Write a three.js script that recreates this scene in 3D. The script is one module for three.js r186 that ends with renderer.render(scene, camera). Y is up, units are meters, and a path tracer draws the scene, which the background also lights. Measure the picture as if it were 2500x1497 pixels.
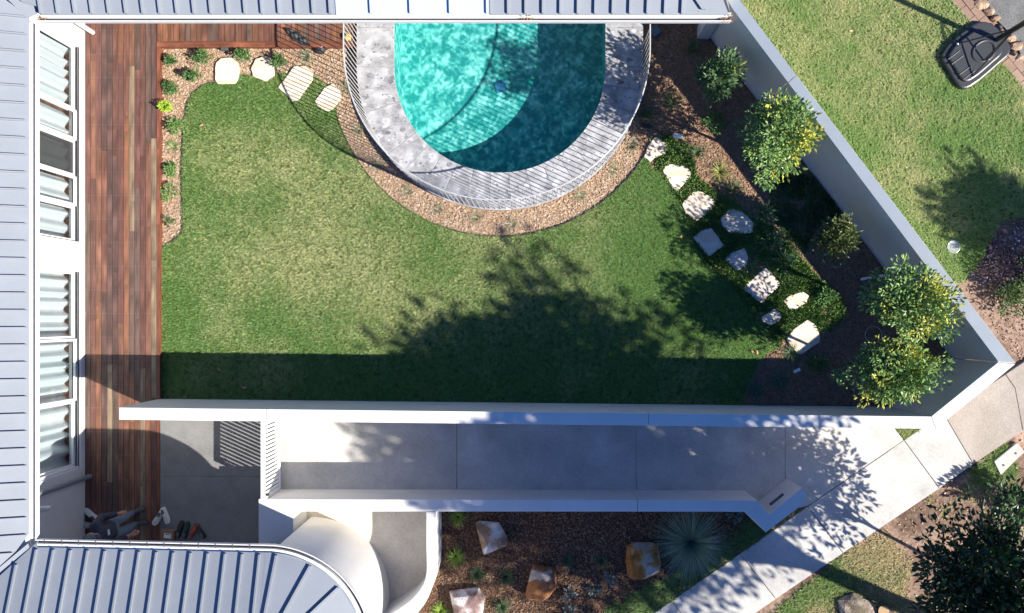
import * as THREE from 'three';
import { mergeGeometries, mergeVertices, toCreasedNormals } from 'three/addons/utils/BufferGeometryUtils.js';
import { ConvexGeometry } from 'three/addons/geometries/ConvexGeometry.js';
import { RoundedBoxGeometry } from 'three/addons/geometries/RoundedBoxGeometry.js';
import { MarchingCubes } from 'three/addons/objects/MarchingCubes.js';

// ---------------------------------------------------------------- camera, sky, sun, exposure
const SC = 0.007, CAMH = 16.4, U0 = 1310, V0 = 780;          // metres per photo pixel on the ground, height of the drone, its nadir
const scene = new THREE.Scene();
const camera = new THREE.PerspectiveCamera(2 * Math.atan(748.5 / (CAMH / SC)) * 180 / Math.PI, 2500 / 1497, 0.1, 400);
camera.position.set(0, CAMH, 0); camera.up.set(0, 0, -1); camera.lookAt(0, 0, 0);
camera.setViewOffset(2500, 1497, -(U0 - 1250), -(V0 - 748.5), 2500, 1497);
const renderer = new THREE.WebGLRenderer({ antialias: true });
renderer.toneMapping = THREE.LinearToneMapping;
renderer.toneMappingExposure = 1.95;
renderer.shadowMap.enabled = true;

const EL = 39 * Math.PI / 180, AZ = Math.atan2(0.455, 1);
const SUN = new THREE.Vector3(Math.cos(EL) * Math.cos(AZ), Math.sin(EL), Math.cos(EL) * Math.sin(AZ));
{
  const W = 256, Hh = 128, d = new Float32Array(W * Hh * 4);
  for (let j = 0; j < Hh; j++) for (let i = 0; i < W; i++) {
    const lat = ((j + 0.5) / Hh - 0.5) * Math.PI, lon = ((i + 0.5) / W - 0.5) * 2 * Math.PI;
    const y = Math.sin(lat), x = Math.cos(lat) * Math.cos(lon), z = Math.cos(lat) * Math.sin(lon);
    const e = Math.max(0, y), k = Math.pow(1 - e, 2.2), c = x * SUN.x + y * SUN.y + z * SUN.z;
    const glow = 0.10 * Math.pow(Math.max(0, c), 10);
    const o = (j * W + i) * 4;
    d[o] = 0.011 + 0.070 * k + glow; d[o + 1] = 0.060 + 0.105 * k + glow * 0.95; d[o + 2] = 0.225 + 0.12 * k + glow * 0.85; d[o + 3] = 1;
  }
  const t = new THREE.DataTexture(d, W, Hh, THREE.RGBAFormat, THREE.FloatType);
  t.mapping = THREE.EquirectangularReflectionMapping; t.magFilter = THREE.LinearFilter; t.minFilter = THREE.LinearFilter; t.needsUpdate = true;
  scene.background = t; scene.environment = t;
}
const sun = new THREE.DirectionalLight(new THREE.Color().setRGB(1, 0.935, 0.83), 5.0);
sun.position.copy(SUN).multiplyScalar(30); sun.target.position.set(0, 0, 0);
sun.castShadow = true; sun.shadow.mapSize.set(4096, 4096); sun.shadow.radius = 1;
Object.assign(sun.shadow.camera, { left: -16, right: 16, top: 16, bottom: -16, near: 1, far: 70 });
scene.add(sun, sun.target);

// ---------------------------------------------------------------- helpers
const V3 = THREE.Vector3;
const P = (u, v, h = 0) => { const k = SC * (CAMH - h) / CAMH; return new V3((u - U0) * k, h, (v - V0) * k); };
const XZ = (list, h = 0) => list.map(([u, v]) => { const p = P(u, v, h); return [p.x, p.z]; });
function rngOf(a) { return () => { a |= 0; a = a + 0x6D2B79F5 | 0; let t = Math.imul(a ^ a >>> 15, 1 | a); t = t + Math.imul(t ^ t >>> 7, 61 | t) ^ t; return ((t ^ t >>> 14) >>> 0) / 4294967296; }; }
const lerp = (a, b, t) => a + (b - a) * t, clamp = (x, a = 0, b = 1) => Math.min(b, Math.max(a, x));
const sstep = (a, b, x) => { const t = clamp((x - a) / (b - a)); return t * t * (3 - 2 * t); };
const mixc = (a, b, t) => [lerp(a[0], b[0], t), lerp(a[1], b[1], t), lerp(a[2], b[2], t)];
function hash2(x, y, s) { let h = Math.imul(x, 374761393) + Math.imul(y, 668265263) + Math.imul(s, 2147483647 ^ 0x5bd1e995); h = Math.imul(h ^ h >>> 13, 1274126177); return ((h ^ h >>> 16) >>> 0) / 4294967296; }
function vnoise(x, y, s = 1, per = 0) {
  const xi = Math.floor(x), yi = Math.floor(y), fx = x - xi, fy = y - yi, u = fx * fx * (3 - 2 * fx), v = fy * fy * (3 - 2 * fy);
  const w = (a) => per ? ((a % per) + per) % per : a;
  return lerp(lerp(hash2(w(xi), w(yi), s), hash2(w(xi + 1), w(yi), s), u), lerp(hash2(w(xi), w(yi + 1), s), hash2(w(xi + 1), w(yi + 1), s), u), v);
}
function fbm(x, y, s = 1, oct = 4, per = 0) { let a = 0, w = 0.5, t = 0; for (let i = 0; i < oct; i++) { a += w * vnoise(x, y, s + i, per); t += w; x *= 2; y *= 2; per *= 2; w *= 0.5; } return a / t; }
const taken = {};
function numbered(n) { if (!(n in taken)) { taken[n] = 0; return n; } taken[n]++; return n + '_' + String(taken[n]).padStart(3, '0'); }
function tag(o, label, category, group, kind) { o.userData.label = label; if (category) o.userData.category = category; if (group) o.userData.group = group; if (kind) o.userData.kind = kind; return o; }
function shade(m) { m.castShadow = true; m.receiveShadow = true; return m; }
function mesh(name, geo, mat, parent = scene) { const m = shade(new THREE.Mesh(geo, mat)); m.name = parent === scene ? numbered(name) : name; parent.add(m); return m; }
function thing(name, label, category, pos = new V3(), group) { const g = new THREE.Group(); g.name = numbered(name); g.position.copy(pos); scene.add(g); return tag(g, label, category, group); }
function sub(name, parent) { const g = new THREE.Group(); g.name = name; parent.add(g); return g; }
// a part whose geometry was written in world coordinates
function part(name, geo, mat, parent) { let o = parent, x = 0, y = 0, z = 0; while (o && o !== scene) { x += o.position.x; y += o.position.y; z += o.position.z; o = o.parent; } geo.translate(-x, -y, -z); return mesh(name, geo, mat, parent); }
function structure(name, geo, mat, label, category) { const m = mesh(name, geo, mat); return tag(m, label, category, null, 'structure'); }

function shapeOf(pts, holes = []) {
  const s = new THREE.Shape(pts.map(([x, z]) => new THREE.Vector2(x, -z)));
  for (const h of holes) s.holes.push(new THREE.Path(h.map(([x, z]) => new THREE.Vector2(x, -z))));
  return s;
}
function prism(pts, y0, y1, bevel = 0, holes = []) {
  const g = new THREE.ExtrudeGeometry(shapeOf(pts, holes), { depth: y1 - y0 - bevel, bevelEnabled: bevel > 0, bevelSize: bevel, bevelOffset: -bevel, bevelThickness: bevel, bevelSegments: 2, steps: 1 });
  g.rotateX(-Math.PI / 2); g.translate(0, y0, 0); return g;
}
function sheet(pts, y, holes = []) { const g = new THREE.ShapeGeometry(shapeOf(pts, holes)); g.rotateX(-Math.PI / 2); g.translate(0, y, 0); return g; }
// box with uv in metres; along = axis the texture's v runs along
function box(x0, y0, z0, x1, y1, z1, along = 'z', du = 0, dv = 0) {
  const g = new THREE.BoxGeometry(x1 - x0, y1 - y0, z1 - z0); g.translate((x0 + x1) / 2, (y0 + y1) / 2, (z0 + z1) / 2);
  const p = g.attributes.position, n = g.attributes.normal, uv = g.attributes.uv;
  for (let i = 0; i < p.count; i++) {
    const q = { x: p.getX(i), y: p.getY(i), z: p.getZ(i) }, a = Math.abs(n.getX(i)) > 0.5 ? 'x' : Math.abs(n.getY(i)) > 0.5 ? 'y' : 'z';
    let v = along; if (a === v) v = a === 'y' ? 'z' : 'y';
    const u = 'xyz'.replace(a, '').replace(v, '');
    uv.setXY(i, q[u] + du, q[v] + dv);
  }
  return g;
}
// plan polygon under a sloped plane
function slab(pts, yf, thick) {
  const tri = THREE.ShapeUtils.triangulateShape(pts.map(([x, z]) => new THREE.Vector2(x, -z)), []), pos = [], uv = [], n = pts.length;
  const T = pts.map(([x, z]) => [x, yf(x, z), z]), B = pts.map(([x, z]) => [x, yf(x, z) - thick, z]);
  const put = (...q) => { for (const a of q) { pos.push(...a); uv.push(a[0], a[2]); } };
  let area = 0; for (let i = 0; i < n; i++) { const a = pts[i], b = pts[(i + 1) % n]; area += a[0] * -b[1] - b[0] * -a[1]; }
  const cw = area < 0;
  for (const [a, b, c] of tri) { const q = [a, b, c]; const ar = (pts[b][0] - pts[a][0]) * -(pts[c][1] - pts[a][1]) + (pts[b][1] - pts[a][1]) * (pts[c][0] - pts[a][0]); if (ar < 0) q.reverse(); put(T[q[0]], T[q[1]], T[q[2]]); put(B[q[2]], B[q[1]], B[q[0]]); }
  for (let i = 0; i < n; i++) { let a = i, b = (i + 1) % n; if (cw) [a, b] = [b, a]; put(B[a], B[b], T[b]); put(B[a], T[b], T[a]); }
  const g = new THREE.BufferGeometry(); g.setAttribute('position', new THREE.Float32BufferAttribute(pos, 3)); g.setAttribute('uv', new THREE.Float32BufferAttribute(uv, 2)); g.computeVertexNormals(); return g;
}
function tube(points, r, seg = 6, closed = false, curved = true) {
  const pts = points.map(p => p.isVector3 ? p : new V3(...p));
  if (curved && pts.length > 2) return new THREE.TubeGeometry(new THREE.CatmullRomCurve3(pts, closed), pts.length * 4, r, seg, closed);
  const gs = []; for (let i = 0; i + 1 < pts.length; i++) gs.push(rod(pts[i], pts[i + 1], r, r, seg)); return gs.length > 1 ? mergeGeometries(gs) : gs[0];
}
function rod(a, b, r0, r1 = r0, seg = 6) {
  const d = b.clone().sub(a), g = new THREE.CylinderGeometry(r1, r0, d.length(), seg); g.translate(0, d.length() / 2, 0);
  g.applyQuaternion(new THREE.Quaternion().setFromUnitVectors(new V3(0, 1, 0), d.normalize())); g.translate(a.x, a.y, a.z); return g;
}
function inside(pts, x, z) { let c = false; for (let i = 0, j = pts.length - 1; i < pts.length; j = i++) { const [xi, zi] = pts[i], [xj, zj] = pts[j]; if ((zi > z) !== (zj > z) && x < (xj - xi) * (z - zi) / (zj - zi) + xi) c = !c; } return c; }
function smoothPoly(pts, n = 6) { const c = new THREE.CatmullRomCurve3(pts.map(([x, z]) => new V3(x, 0, z)), true, 'centripetal'); return c.getPoints(pts.length * n).slice(0, -1).map(p => [p.x, p.z]); }
function smoothLine(pts, n = 6) { const c = new THREE.CatmullRomCurve3(pts.map(([x, z]) => new V3(x, 0, z)), false, 'centripetal'); return c.getPoints(pts.length * n).map(p => [p.x, p.z]); }

// ---------------------------------------------------------------- textures and materials
function tex(w, h, size, fn, srgb = true) {
  const d = new Uint8Array(w * h * 4);
  for (let j = 0; j < h; j++) for (let i = 0; i < w; i++) { const c = fn(i / w, j / h, i, j), o = (j * w + i) * 4; d[o] = clamp(c[0]) * 255; d[o + 1] = clamp(c[1]) * 255; d[o + 2] = clamp(c[2]) * 255; d[o + 3] = 255; }
  const t = new THREE.DataTexture(d, w, h); t.wrapS = t.wrapT = THREE.RepeatWrapping; t.magFilter = THREE.LinearFilter; t.minFilter = THREE.LinearMipmapLinearFilter; t.generateMipmaps = true;
  if (srgb) t.colorSpace = THREE.SRGBColorSpace; const sy = Array.isArray(size) ? size[1] : size, sx = Array.isArray(size) ? size[0] : size; t.repeat.set(1 / sx, 1 / sy); t.needsUpdate = true; return t;
}
const grey = (x) => [x, x, x];
const RGB = (r, g, b) => new THREE.Color().setRGB(r, g, b);
const std = (o) => new THREE.MeshStandardMaterial(Object.assign({ roughness: 0.85, metalness: 0 }, o));
const phys = (o) => new THREE.MeshPhysicalMaterial(Object.assign({ roughness: 0.85, metalness: 0 }, o));

const tConcrete = tex(512, 512, 2.2, (x, y) => { const n = fbm(x * 6, y * 6, 3, 5, 6), m = fbm(x * 80, y * 80, 9, 2, 80), sp = hash2(x * 512 | 0, y * 512 | 0, 5); return grey(0.86 + (n - 0.5) * 0.20 + (m - 0.5) * 0.09 - (sp > 0.993 ? 0.12 : 0)); });
const tConcreteB = tex(256, 256, 0.5, (x, y) => grey(fbm(x * 40, y * 40, 19, 3, 40)), false);
const tRender = tex(512, 512, 1.7, (x, y) => { const n = fbm(x * 5, y * 5, 31, 5, 5), m = vnoise(x * 160, y * 160, 7, 160); return grey(0.94 + (n - 0.5) * 0.07 + (m - 0.5) * 0.03); });
const tOldConcrete = tex(512, 512, 1.6, (x, y) => { const n = fbm(x * 5, y * 5, 41, 5, 5), m = fbm(x * 120, y * 120, 43, 2, 120); return mixc([0.66, 0.60, 0.54], [0.78, 0.72, 0.66], clamp(n * 0.9 + (m - 0.5) * 1.1)); });
const tStoneAgg = (() => {
  const S = 1024, cv = document.createElement('canvas'); cv.width = cv.height = S; const g = cv.getContext('2d'), r = rngOf(77);
  const im = g.createImageData(S, S);
  for (let j = 0; j < S; j++) for (let i = 0; i < S; i++) { const n = fbm(i / S * 14, j / S * 14, 51, 5, 14), m = vnoise(i / 4, j / 4, 3, S / 4), b = clamp(0.74 + (n - 0.5) * 0.40 + (m - 0.5) * 0.07) * 255, o = (j * S + i) * 4; im.data[o] = b; im.data[o + 1] = b * 1.005; im.data[o + 2] = b * 1.02; im.data[o + 3] = 255; }
  g.putImageData(im, 0, 0);
  for (let k = 0; k < 620; k++) {
    const x = r() * S, y = r() * S, big = r() < 0.12, R = big ? 16 + r() * 26 : 4 + r() * 12, sh = r(), n = 6 + (r() * 4 | 0), a0 = r() * 6, st = 0.6 + r() * 0.4;
    const rad = []; for (let q = 0; q < n; q++) rad.push(R * (0.6 + r() * 0.5));
    const b = sh < 0.62 ? 95 + r() * 60 : 205 + r() * 45; g.fillStyle = `rgba(${b | 0},${b | 0},${(b * 1.04) | 0},${0.35 + r() * 0.45})`;
    for (const ox of [-S, 0, S]) for (const oy of [-S, 0, S]) { if (x + ox < -60 || x + ox > S + 60 || y + oy < -60 || y + oy > S + 60) continue; g.beginPath(); rad.forEach((q, i) => { const a = a0 + i / n * 6.283, px = x + ox + Math.cos(a) * q, py = y + oy + Math.sin(a) * q * st; i ? g.lineTo(px, py) : g.moveTo(px, py); }); g.closePath(); g.fill(); }
  }
  const t = new THREE.CanvasTexture(cv); t.colorSpace = THREE.SRGBColorSpace; t.wrapS = t.wrapT = THREE.RepeatWrapping; t.repeat.set(1 / 1.9, 1 / 1.9); return t;
})();
const tWood = tex(256, 1024, [0.36, 2.6], (x, y) => { const s = fbm(x * 60, y * 5, 61, 3, 60) * 0.6 + vnoise(x * 128, y * 10, 63, 128) * 0.4, n = fbm(x * 4, y * 9, 67, 3, 4), k = vnoise(x * 22, y * 40, 70, 22) > 0.94 ? 0.12 : 0; return grey(0.74 + (s - 0.5) * 0.46 + (n - 0.5) * 0.42 - k); });
const tWoodB = tex(128, 512, [0.36, 2.6], (x, y) => grey(fbm(x * 60, y * 8, 61, 3, 60)), false);
const tSand = tex(512, 512, 1.1, (x, y) => { const w = fbm(x * 3, y * 3, 81, 3, 3), b = fbm(x * 2 + w * 1.5, y * 14 + w * 4, 85, 3, 0), m = vnoise(x * 128, y * 128, 5, 128); return mixc([0.89, 0.84, 0.78], [0.83, 0.74, 0.66], clamp((b - 0.42) * 2.2)).map(c => c + (m - 0.5) * 0.05); });
const chipTex = (seed, dark, light, size) => {
  const S = 1024, cv = document.createElement('canvas'); cv.width = cv.height = S; const g = cv.getContext('2d'), r = rngOf(seed);
  g.fillStyle = `rgb(${dark.join(',')})`; g.fillRect(0, 0, S, S);
  for (let k = 0; k < 9000; k++) {
    const x = r() * S, y = r() * S, l = 8 + r() * 22, w = 3 + r() * 7, a = r() * 6.28, t = Math.pow(r(), 1.4), j = 0.8 + r() * 0.4;
    g.fillStyle = `rgb(${[0, 1, 2].map(i => Math.min(255, lerp(dark[i], light[i], t) * j) | 0).join(',')})`;
    for (const ox of [-S, 0, S]) for (const oy of [-S, 0, S]) { if (x + ox < -40 || x + ox > S + 40 || y + oy < -40 || y + oy > S + 40) continue; g.save(); g.translate(x + ox, y + oy); g.rotate(a); g.fillRect(-l / 2, -w / 2, l, w); g.restore(); }
  }
  const t = new THREE.CanvasTexture(cv); t.colorSpace = THREE.SRGBColorSpace; t.wrapS = t.wrapT = THREE.RepeatWrapping; t.repeat.set(1 / size, 1 / size); return t;
};
const tMulch = chipTex(11, [140, 110, 86], [196, 164, 134], 1.0);
const tMulchDark = chipTex(12, [62, 44, 32], [150, 112, 84], 1.25);
const tDirt = tex(1024, 1024, 4.5, (x, y) => { const n = fbm(x * 7, y * 7, 91, 5, 7), m = fbm(x * 110, y * 110, 95, 3, 110), k = hash2(x * 512 | 0, y * 512 | 0, 9); let c = mixc([0.42, 0.34, 0.29], [0.70, 0.59, 0.52], clamp((n - 0.3) * 2)); c = c.map(q => q + (m - 0.5) * 0.25); return k > 0.985 ? c.map(q => q + 0.14) : c; });
const tAsphalt = tex(512, 512, 1.1, (x, y) => { const m = fbm(x * 150, y * 150, 101, 2, 150), n = fbm(x * 5, y * 5, 103, 3, 5); return grey(0.42 + (m - 0.5) * 0.30 + (n - 0.5) * 0.12); });
const tMat = tex(512, 512, 0.8, (x, y) => { const a = Math.sin(x * 6.2832 * 36) * Math.sin(y * 6.2832 * 36), n = fbm(x * 4, y * 4, 111, 4, 4), m = vnoise(x * 200, y * 200, 113, 200); return grey(0.47 + 0.10 * a + (n - 0.5) * 0.10 + (m - 0.5) * 0.12); });
const tCausticMottle = tex(1024, 1024, 2.4, (x, y) => { const w = fbm(x * 9, y * 9, 121, 3, 9), v = fbm(x * 9 + 5, y * 9, 127, 3, 9), n = vnoise(x * 24 + w * 3.2, y * 24 + v * 3.2, 123, 24), q = vnoise(x * 52 + v * 3, y * 52 - w * 3, 125, 52), t = hash2(x * 110 | 0, y * 110 | 0, 5); return mixc([0.18, 0.58, 0.55], [0.80, 0.96, 0.90], clamp(0.34 + (n - 0.5) * 0.95 + (q - 0.5) * 0.8 + (t - 0.5) * 0.25)); });  // floor mottling painted in place of the light web cast by ripples
const tRipple = tex(512, 512, 1.5, (x, y) => grey(0.5 * fbm(x * 9, y * 9, 131, 3, 9) + 0.5 * vnoise(x * 14 + fbm(x * 5, y * 5, 135, 2, 5) * 2, y * 14, 137, 0)), false);
const tMetal = tex(256, 256, 1.4, (x, y) => grey(0.95 + (fbm(x * 5, y * 5, 141, 4, 5) - 0.5) * 0.06 + (vnoise(x * 128, y * 128, 3, 128) - 0.5) * 0.03));
const tLawn = tex(512, 512, 2.5, (x, y) => { const m = fbm(x * 60, y * 60, 151, 3, 60), n = fbm(x * 6, y * 6, 155, 3, 6); return mixc([0.20, 0.27, 0.10], [0.42, 0.45, 0.22], clamp(m * 0.7 + n * 0.5 - 0.1)); });

const M = {
  white: std({ color: RGB(0.80, 0.79, 0.77), map: tRender, roughness: 0.75 }),
  frame: std({ color: RGB(0.78, 0.79, 0.80), roughness: 0.35 }),
  gutter: std({ color: RGB(0.74, 0.75, 0.76), roughness: 0.35, map: tMetal }),
  trough: std({ color: RGB(0.10, 0.105, 0.11), roughness: 0.8, map: tConcrete }),  // near-black colour stands in for the shade inside the gutter
  roof: std({ color: RGB(0.275, 0.305, 0.35), roughness: 0.5, map: tMetal }),
  roofLight: phys({ color: RGB(0.46, 0.53, 0.61), roughness: 0.25, clearcoat: 0.4 }),
  concrete: std({ color: RGB(0.72, 0.695, 0.65), map: tConcrete, bumpMap: tConcreteB, bumpScale: 0.0015 }),
  concretePale: std({ color: RGB(0.68, 0.665, 0.635), map: tConcrete, bumpMap: tConcreteB, bumpScale: 0.0015 }),
  concreteCream: std({ color: RGB(0.90, 0.82, 0.70), map: tConcrete }),
  oldConcrete: std({ color: RGB(0.76, 0.81, 0.88), map: tOldConcrete, bumpMap: tConcreteB, bumpScale: 0.003 }),
  joint: std({ color: RGB(0.06, 0.06, 0.06) }),
  coping: std({ color: RGB(0.70, 0.70, 0.71), map: tStoneAgg, roughness: 0.7 }),
  sand: std({ color: RGB(0.94, 0.93, 0.92), map: tSand, roughness: 0.9, bumpMap: tConcreteB, bumpScale: 0.004 }),
  mulch: std({ map: tMulch, roughness: 1 }), mulchDark: std({ map: tMulchDark, roughness: 1 }),
  dirt: std({ map: tDirt, roughness: 1, color: RGB(0.85, 0.85, 0.85) }), asphalt: std({ map: tAsphalt }), lawn: std({ map: tLawn, roughness: 1, color: RGB(0.75, 0.8, 0.65) }),
  mat: std({ map: tMat, roughness: 0.95 }), steel: std({ color: RGB(0.55, 0.56, 0.58), metalness: 0.6, roughness: 0.4 }), edging: std({ color: RGB(0.05, 0.04, 0.035), roughness: 0.8 }),
  fence: std({ color: RGB(0.56, 0.56, 0.57), metalness: 0.25, roughness: 0.4 }), black: std({ color: RGB(0.018, 0.018, 0.02), roughness: 0.5 }), darkGrey: std({ color: RGB(0.07, 0.075, 0.08), roughness: 0.6 }),
  pipeGrey: std({ color: RGB(0.20, 0.22, 0.25), roughness: 0.5 }), poolShell: std({ map: tCausticMottle, roughness: 0.5 }),
  glass: phys({ color: RGB(0.90, 0.94, 0.95), transmission: 1, thickness: 0, roughness: 0.01, ior: 1.52 }),
  water: phys({ color: RGB(0.62, 0.86, 0.90), transmission: 1, thickness: 0, roughness: 0.02, ior: 1.33, bumpMap: tRipple, bumpScale: 0.05 }),
  curtain: phys({ color: RGB(0.82, 0.84, 0.86), roughness: 0.95, transmission: 0.25, thickness: 0, side: THREE.DoubleSide }),
  innerFloor: std({ color: RGB(0.30, 0.16, 0.10), map: tWood }), innerWall: std({ color: RGB(0.55, 0.54, 0.52) }),
  chip: std({ color: RGB(1, 1, 1), roughness: 1 }), leaf: phys({ vertexColors: true, roughness: 0.42, side: THREE.DoubleSide }), leafMatte: phys({ vertexColors: true, roughness: 0.7, side: THREE.DoubleSide }),
  bark: std({ color: RGB(0.16, 0.12, 0.09), roughness: 1 }), insectScreen: std({ color: RGB(0.05, 0.055, 0.06), transparent: true, opacity: 0.55, roughness: 0.8 }),
};
const woods = [[0.185, 0.066, 0.044], [0.150, 0.056, 0.040], [0.115, 0.052, 0.042], [0.205, 0.078, 0.048], [0.135, 0.070, 0.052], [0.235, 0.085, 0.045], [0.26, 0.155, 0.095], [0.17, 0.062, 0.048]].map(c => std({ color: RGB(c[0] * 1.5, c[1] * 1.8, c[2] * 1.95), map: tWood, roughness: 0.6, bumpMap: tWoodB, bumpScale: 0.002 }));
const woodTrim = std({ color: RGB(0.36, 0.125, 0.07), map: tWood, roughness: 0.55 });

// ---------------------------------------------------------------- plan outlines shared below (photo pixels on the ground)
const DECK = 0.14, COP = 0.20, WALLH = 1.65, LOWH = 0.95, EAVE = 2.75;
const PC = P(1220, 163, COP), RIN = 261 * SC * (CAMH - COP) / CAMH, ROUT = 350 * SC * (CAMH - COP) / CAMH, POOLN = -7.2;
const stadium = (r, n = 64, far = POOLN) => { const a = [[PC.x - r, far]]; for (let i = 0; i <= n; i++) { const t = Math.PI - i / n * Math.PI; a.push([PC.x + Math.cos(t) * r, PC.z + Math.sin(t) * r]); } a.push([PC.x + r, far]); return a; };
const ringPx = []; for (let i = 0; i <= 40; i++) { const a = (163.5 - i / 40 * (163.5 - 27)) * Math.PI / 180; ringPx.push([1220 + Math.cos(a) * 415, 163 + Math.sin(a) * 415]); }
const lawnEdgeLeft = smoothLine(XZ([[394, 607], [420, 590], [445, 566], [448, 520], [445, 440], [447, 360], [452, 300], [461, 250], [478, 224], [503, 207], [540, 200], [588, 184], [632, 188], [676, 180], [718, 186], [768, 188], [792, 206], [822, 262]]), 5);
const lawnEdgeRight = smoothLine(XZ([[1588, 352], [1583, 395], [1622, 438], [1662, 500], [1684, 560], [1716, 640], [1785, 702], [1826, 745], [1866, 795], [1905, 842], [1862, 872], [1830, 930], [1806, 989]]), 5);
const lawnPoly = [...lawnEdgeLeft, ...XZ(ringPx), ...lawnEdgeRight, ...XZ([[394, 975]])];
const gardenPoly = [...XZ([[394, 100]]), [PC.x - ROUT + 0.05, P(0, 100).z], ...stadium(ROUT - 0.05).slice(1, -1), [PC.x + ROUT - 0.05, -6], ...XZ([[1600, -75], [1660, 0], [2322, 876], [2174, 991], [394, 974]])];
const neighbourPoly = XZ([[1750, -60], [2282, -60], [2326, 5], [2400, 100], [2500, 219], [2620, 380], [2620, 520], [2440, 540], [2390, 640], [2345, 690], [2270, 690]]);

// ---------------------------------------------------------------- ground
{
  const big = [[-60, -60], [60, -60], [60, 60], [-60, 60]];
  structure('ground', sheet(big, -0.03, [stadium(ROUT - 0.06)]), M.dirt, 'bare brown earth under the whole block and verge', 'ground');
  structure('garden_bed', sheet(gardenPoly, 0.0), M.mulch, 'brown bark mulch bed around lawn and pool', 'mulch bed');
  structure('planting_bed', sheet(XZ([[1062, 1205], [1830, 1215], [1885, 1292], [1600, 1492], [1330, 1690], [980, 1690], [1020, 1560]]), 0.0), M.mulchDark, 'dark mulch bed with boulders below the low entry wall', 'mulch bed');
  structure('lawn', prism(lawnPoly, -0.02, 0.025), M.lawn, 'mown garden lawn between deck, pool and stepping stones', 'lawn');
  structure('verge_lawn', prism(neighbourPoly, -0.02, 0.02), M.lawn, 'sunny lawn outside the diagonal boundary wall', 'lawn');
}
// thin dark edging round the lawn
{
  const ring = XZ(ringPx);
  const strip = (pts, w, y0, y1) => { const a = [], b = []; pts.forEach((p, i) => { const q = pts[Math.max(0, i - 1)], r = pts[Math.min(pts.length - 1, i + 1)], dx = r[0] - q[0], dz = r[1] - q[1], l = Math.hypot(dx, dz) || 1; a.push([p[0] - dz / l * w, p[1] + dx / l * w]); b.push([p[0] + dz / l * w, p[1] - dx / l * w]); }); return prism([...a, ...b.reverse()], y0, y1); };
  tag(mesh('lawn_edging', strip(ring, 0.006, -0.02, 0.045), M.edging), 'dark edging strip curving between lawn and pool mulch', 'edging');
  tag(mesh('lawn_edging', strip(lawnEdgeLeft.slice(0, 52), 0.005, -0.02, 0.04), M.edging), 'dark edging strip beside the narrow deck-side bed', 'edging');
}

// ---------------------------------------------------------------- grass
function tuftGeo(seed, blades, len, w, spread) {
  const r = rngOf(seed), pos = [];
  for (let i = 0; i < blades; i++) {
    const a = r() * 6.283, b = r() * 6.283, d = r() * spread, l = len * (0.6 + r() * 0.6), lean = (0.35 + r() * 0.9) * l, hh = Math.sqrt(Math.max(0.02 * l * l, l * l - lean * lean * 0.75)) * 0.8;
    const x = Math.cos(b) * d, z = Math.sin(b) * d, cx = Math.cos(a), cz = Math.sin(a), nx = -cz * w / 2, nz = cx * w / 2;
    const m = [x + cx * lean * 0.4, hh * 0.7, z + cz * lean * 0.4], t = [x + cx * lean, hh, z + cz * lean];
    const A = [x - nx, 0, z - nz], B = [x + nx, 0, z + nz], C = [m[0] - nx * 0.8, m[1], m[2] - nz * 0.8], D = [m[0] + nx * 0.8, m[1], m[2] + nz * 0.8];
    pos.push(...A, ...B, ...D, ...A, ...D, ...C, ...C, ...D, ...t);
  }
  const g = new THREE.BufferGeometry(); g.setAttribute('position', new THREE.Float32BufferAttribute(pos, 3)); g.computeVertexNormals(); return g;
}
const grassMat = phys({ color: RGB(1, 1, 1), roughness: 0.6, side: THREE.DoubleSide });
function scatter(name, geo, mat, poly, density, seed, colour, size, y, label, category, keep) {
  const r = rngOf(seed), xs = poly.map(p => p[0]), zs = poly.map(p => p[1]), x0 = Math.min(...xs), x1 = Math.max(...xs), z0 = Math.min(...zs), z1 = Math.max(...zs), n = (x1 - x0) * (z1 - z0) * density | 0, ms = [], cs = [];
  const m4 = new THREE.Matrix4(), q = new THREE.Quaternion(), e = new THREE.Euler(), s = new V3(), p = new V3();
  for (let i = 0; i < n; i++) {
    const x = lerp(x0, x1, r()), z = lerp(z0, z1, r()), a = r(), b = r(), c = r(), d = r();
    if (!inside(poly, x, z) || (keep && !keep(x, z, d))) continue;
    e.set(mat === M.chip ? (b - 0.5) * 1.0 : (b - 0.5) * 0.3, a * 6.283, mat === M.chip ? (c - 0.5) * 1.0 : 0); q.setFromEuler(e); const k = size(x, z, c);
    s.set(k, k, k); if (mat === M.chip) s.set(k * (0.6 + a), k, k * (0.6 + b)); p.set(x, y + (mat === M.chip ? c * 0.008 : 0), z); m4.compose(p, q, s); ms.push(m4.clone()); cs.push(colour(x, z, d));
  }
  const im = new THREE.InstancedMesh(geo, mat, ms.length); const col = new THREE.Color();
  ms.forEach((m, i) => { im.setMatrixAt(i, m); im.setColorAt(i, col.setRGB(...cs[i])); });
  im.name = numbered(name); shade(im); scene.add(im); tag(im, label, category, null, 'stuff'); return im;
}
const pxOf = (x, z) => [x / SC + U0, z / SC + V0];
const blob = (u, v, cu, cv, ru, rv) => Math.exp(-(((u - cu) / ru) ** 2 + ((v - cv) / rv) ** 2));
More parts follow.
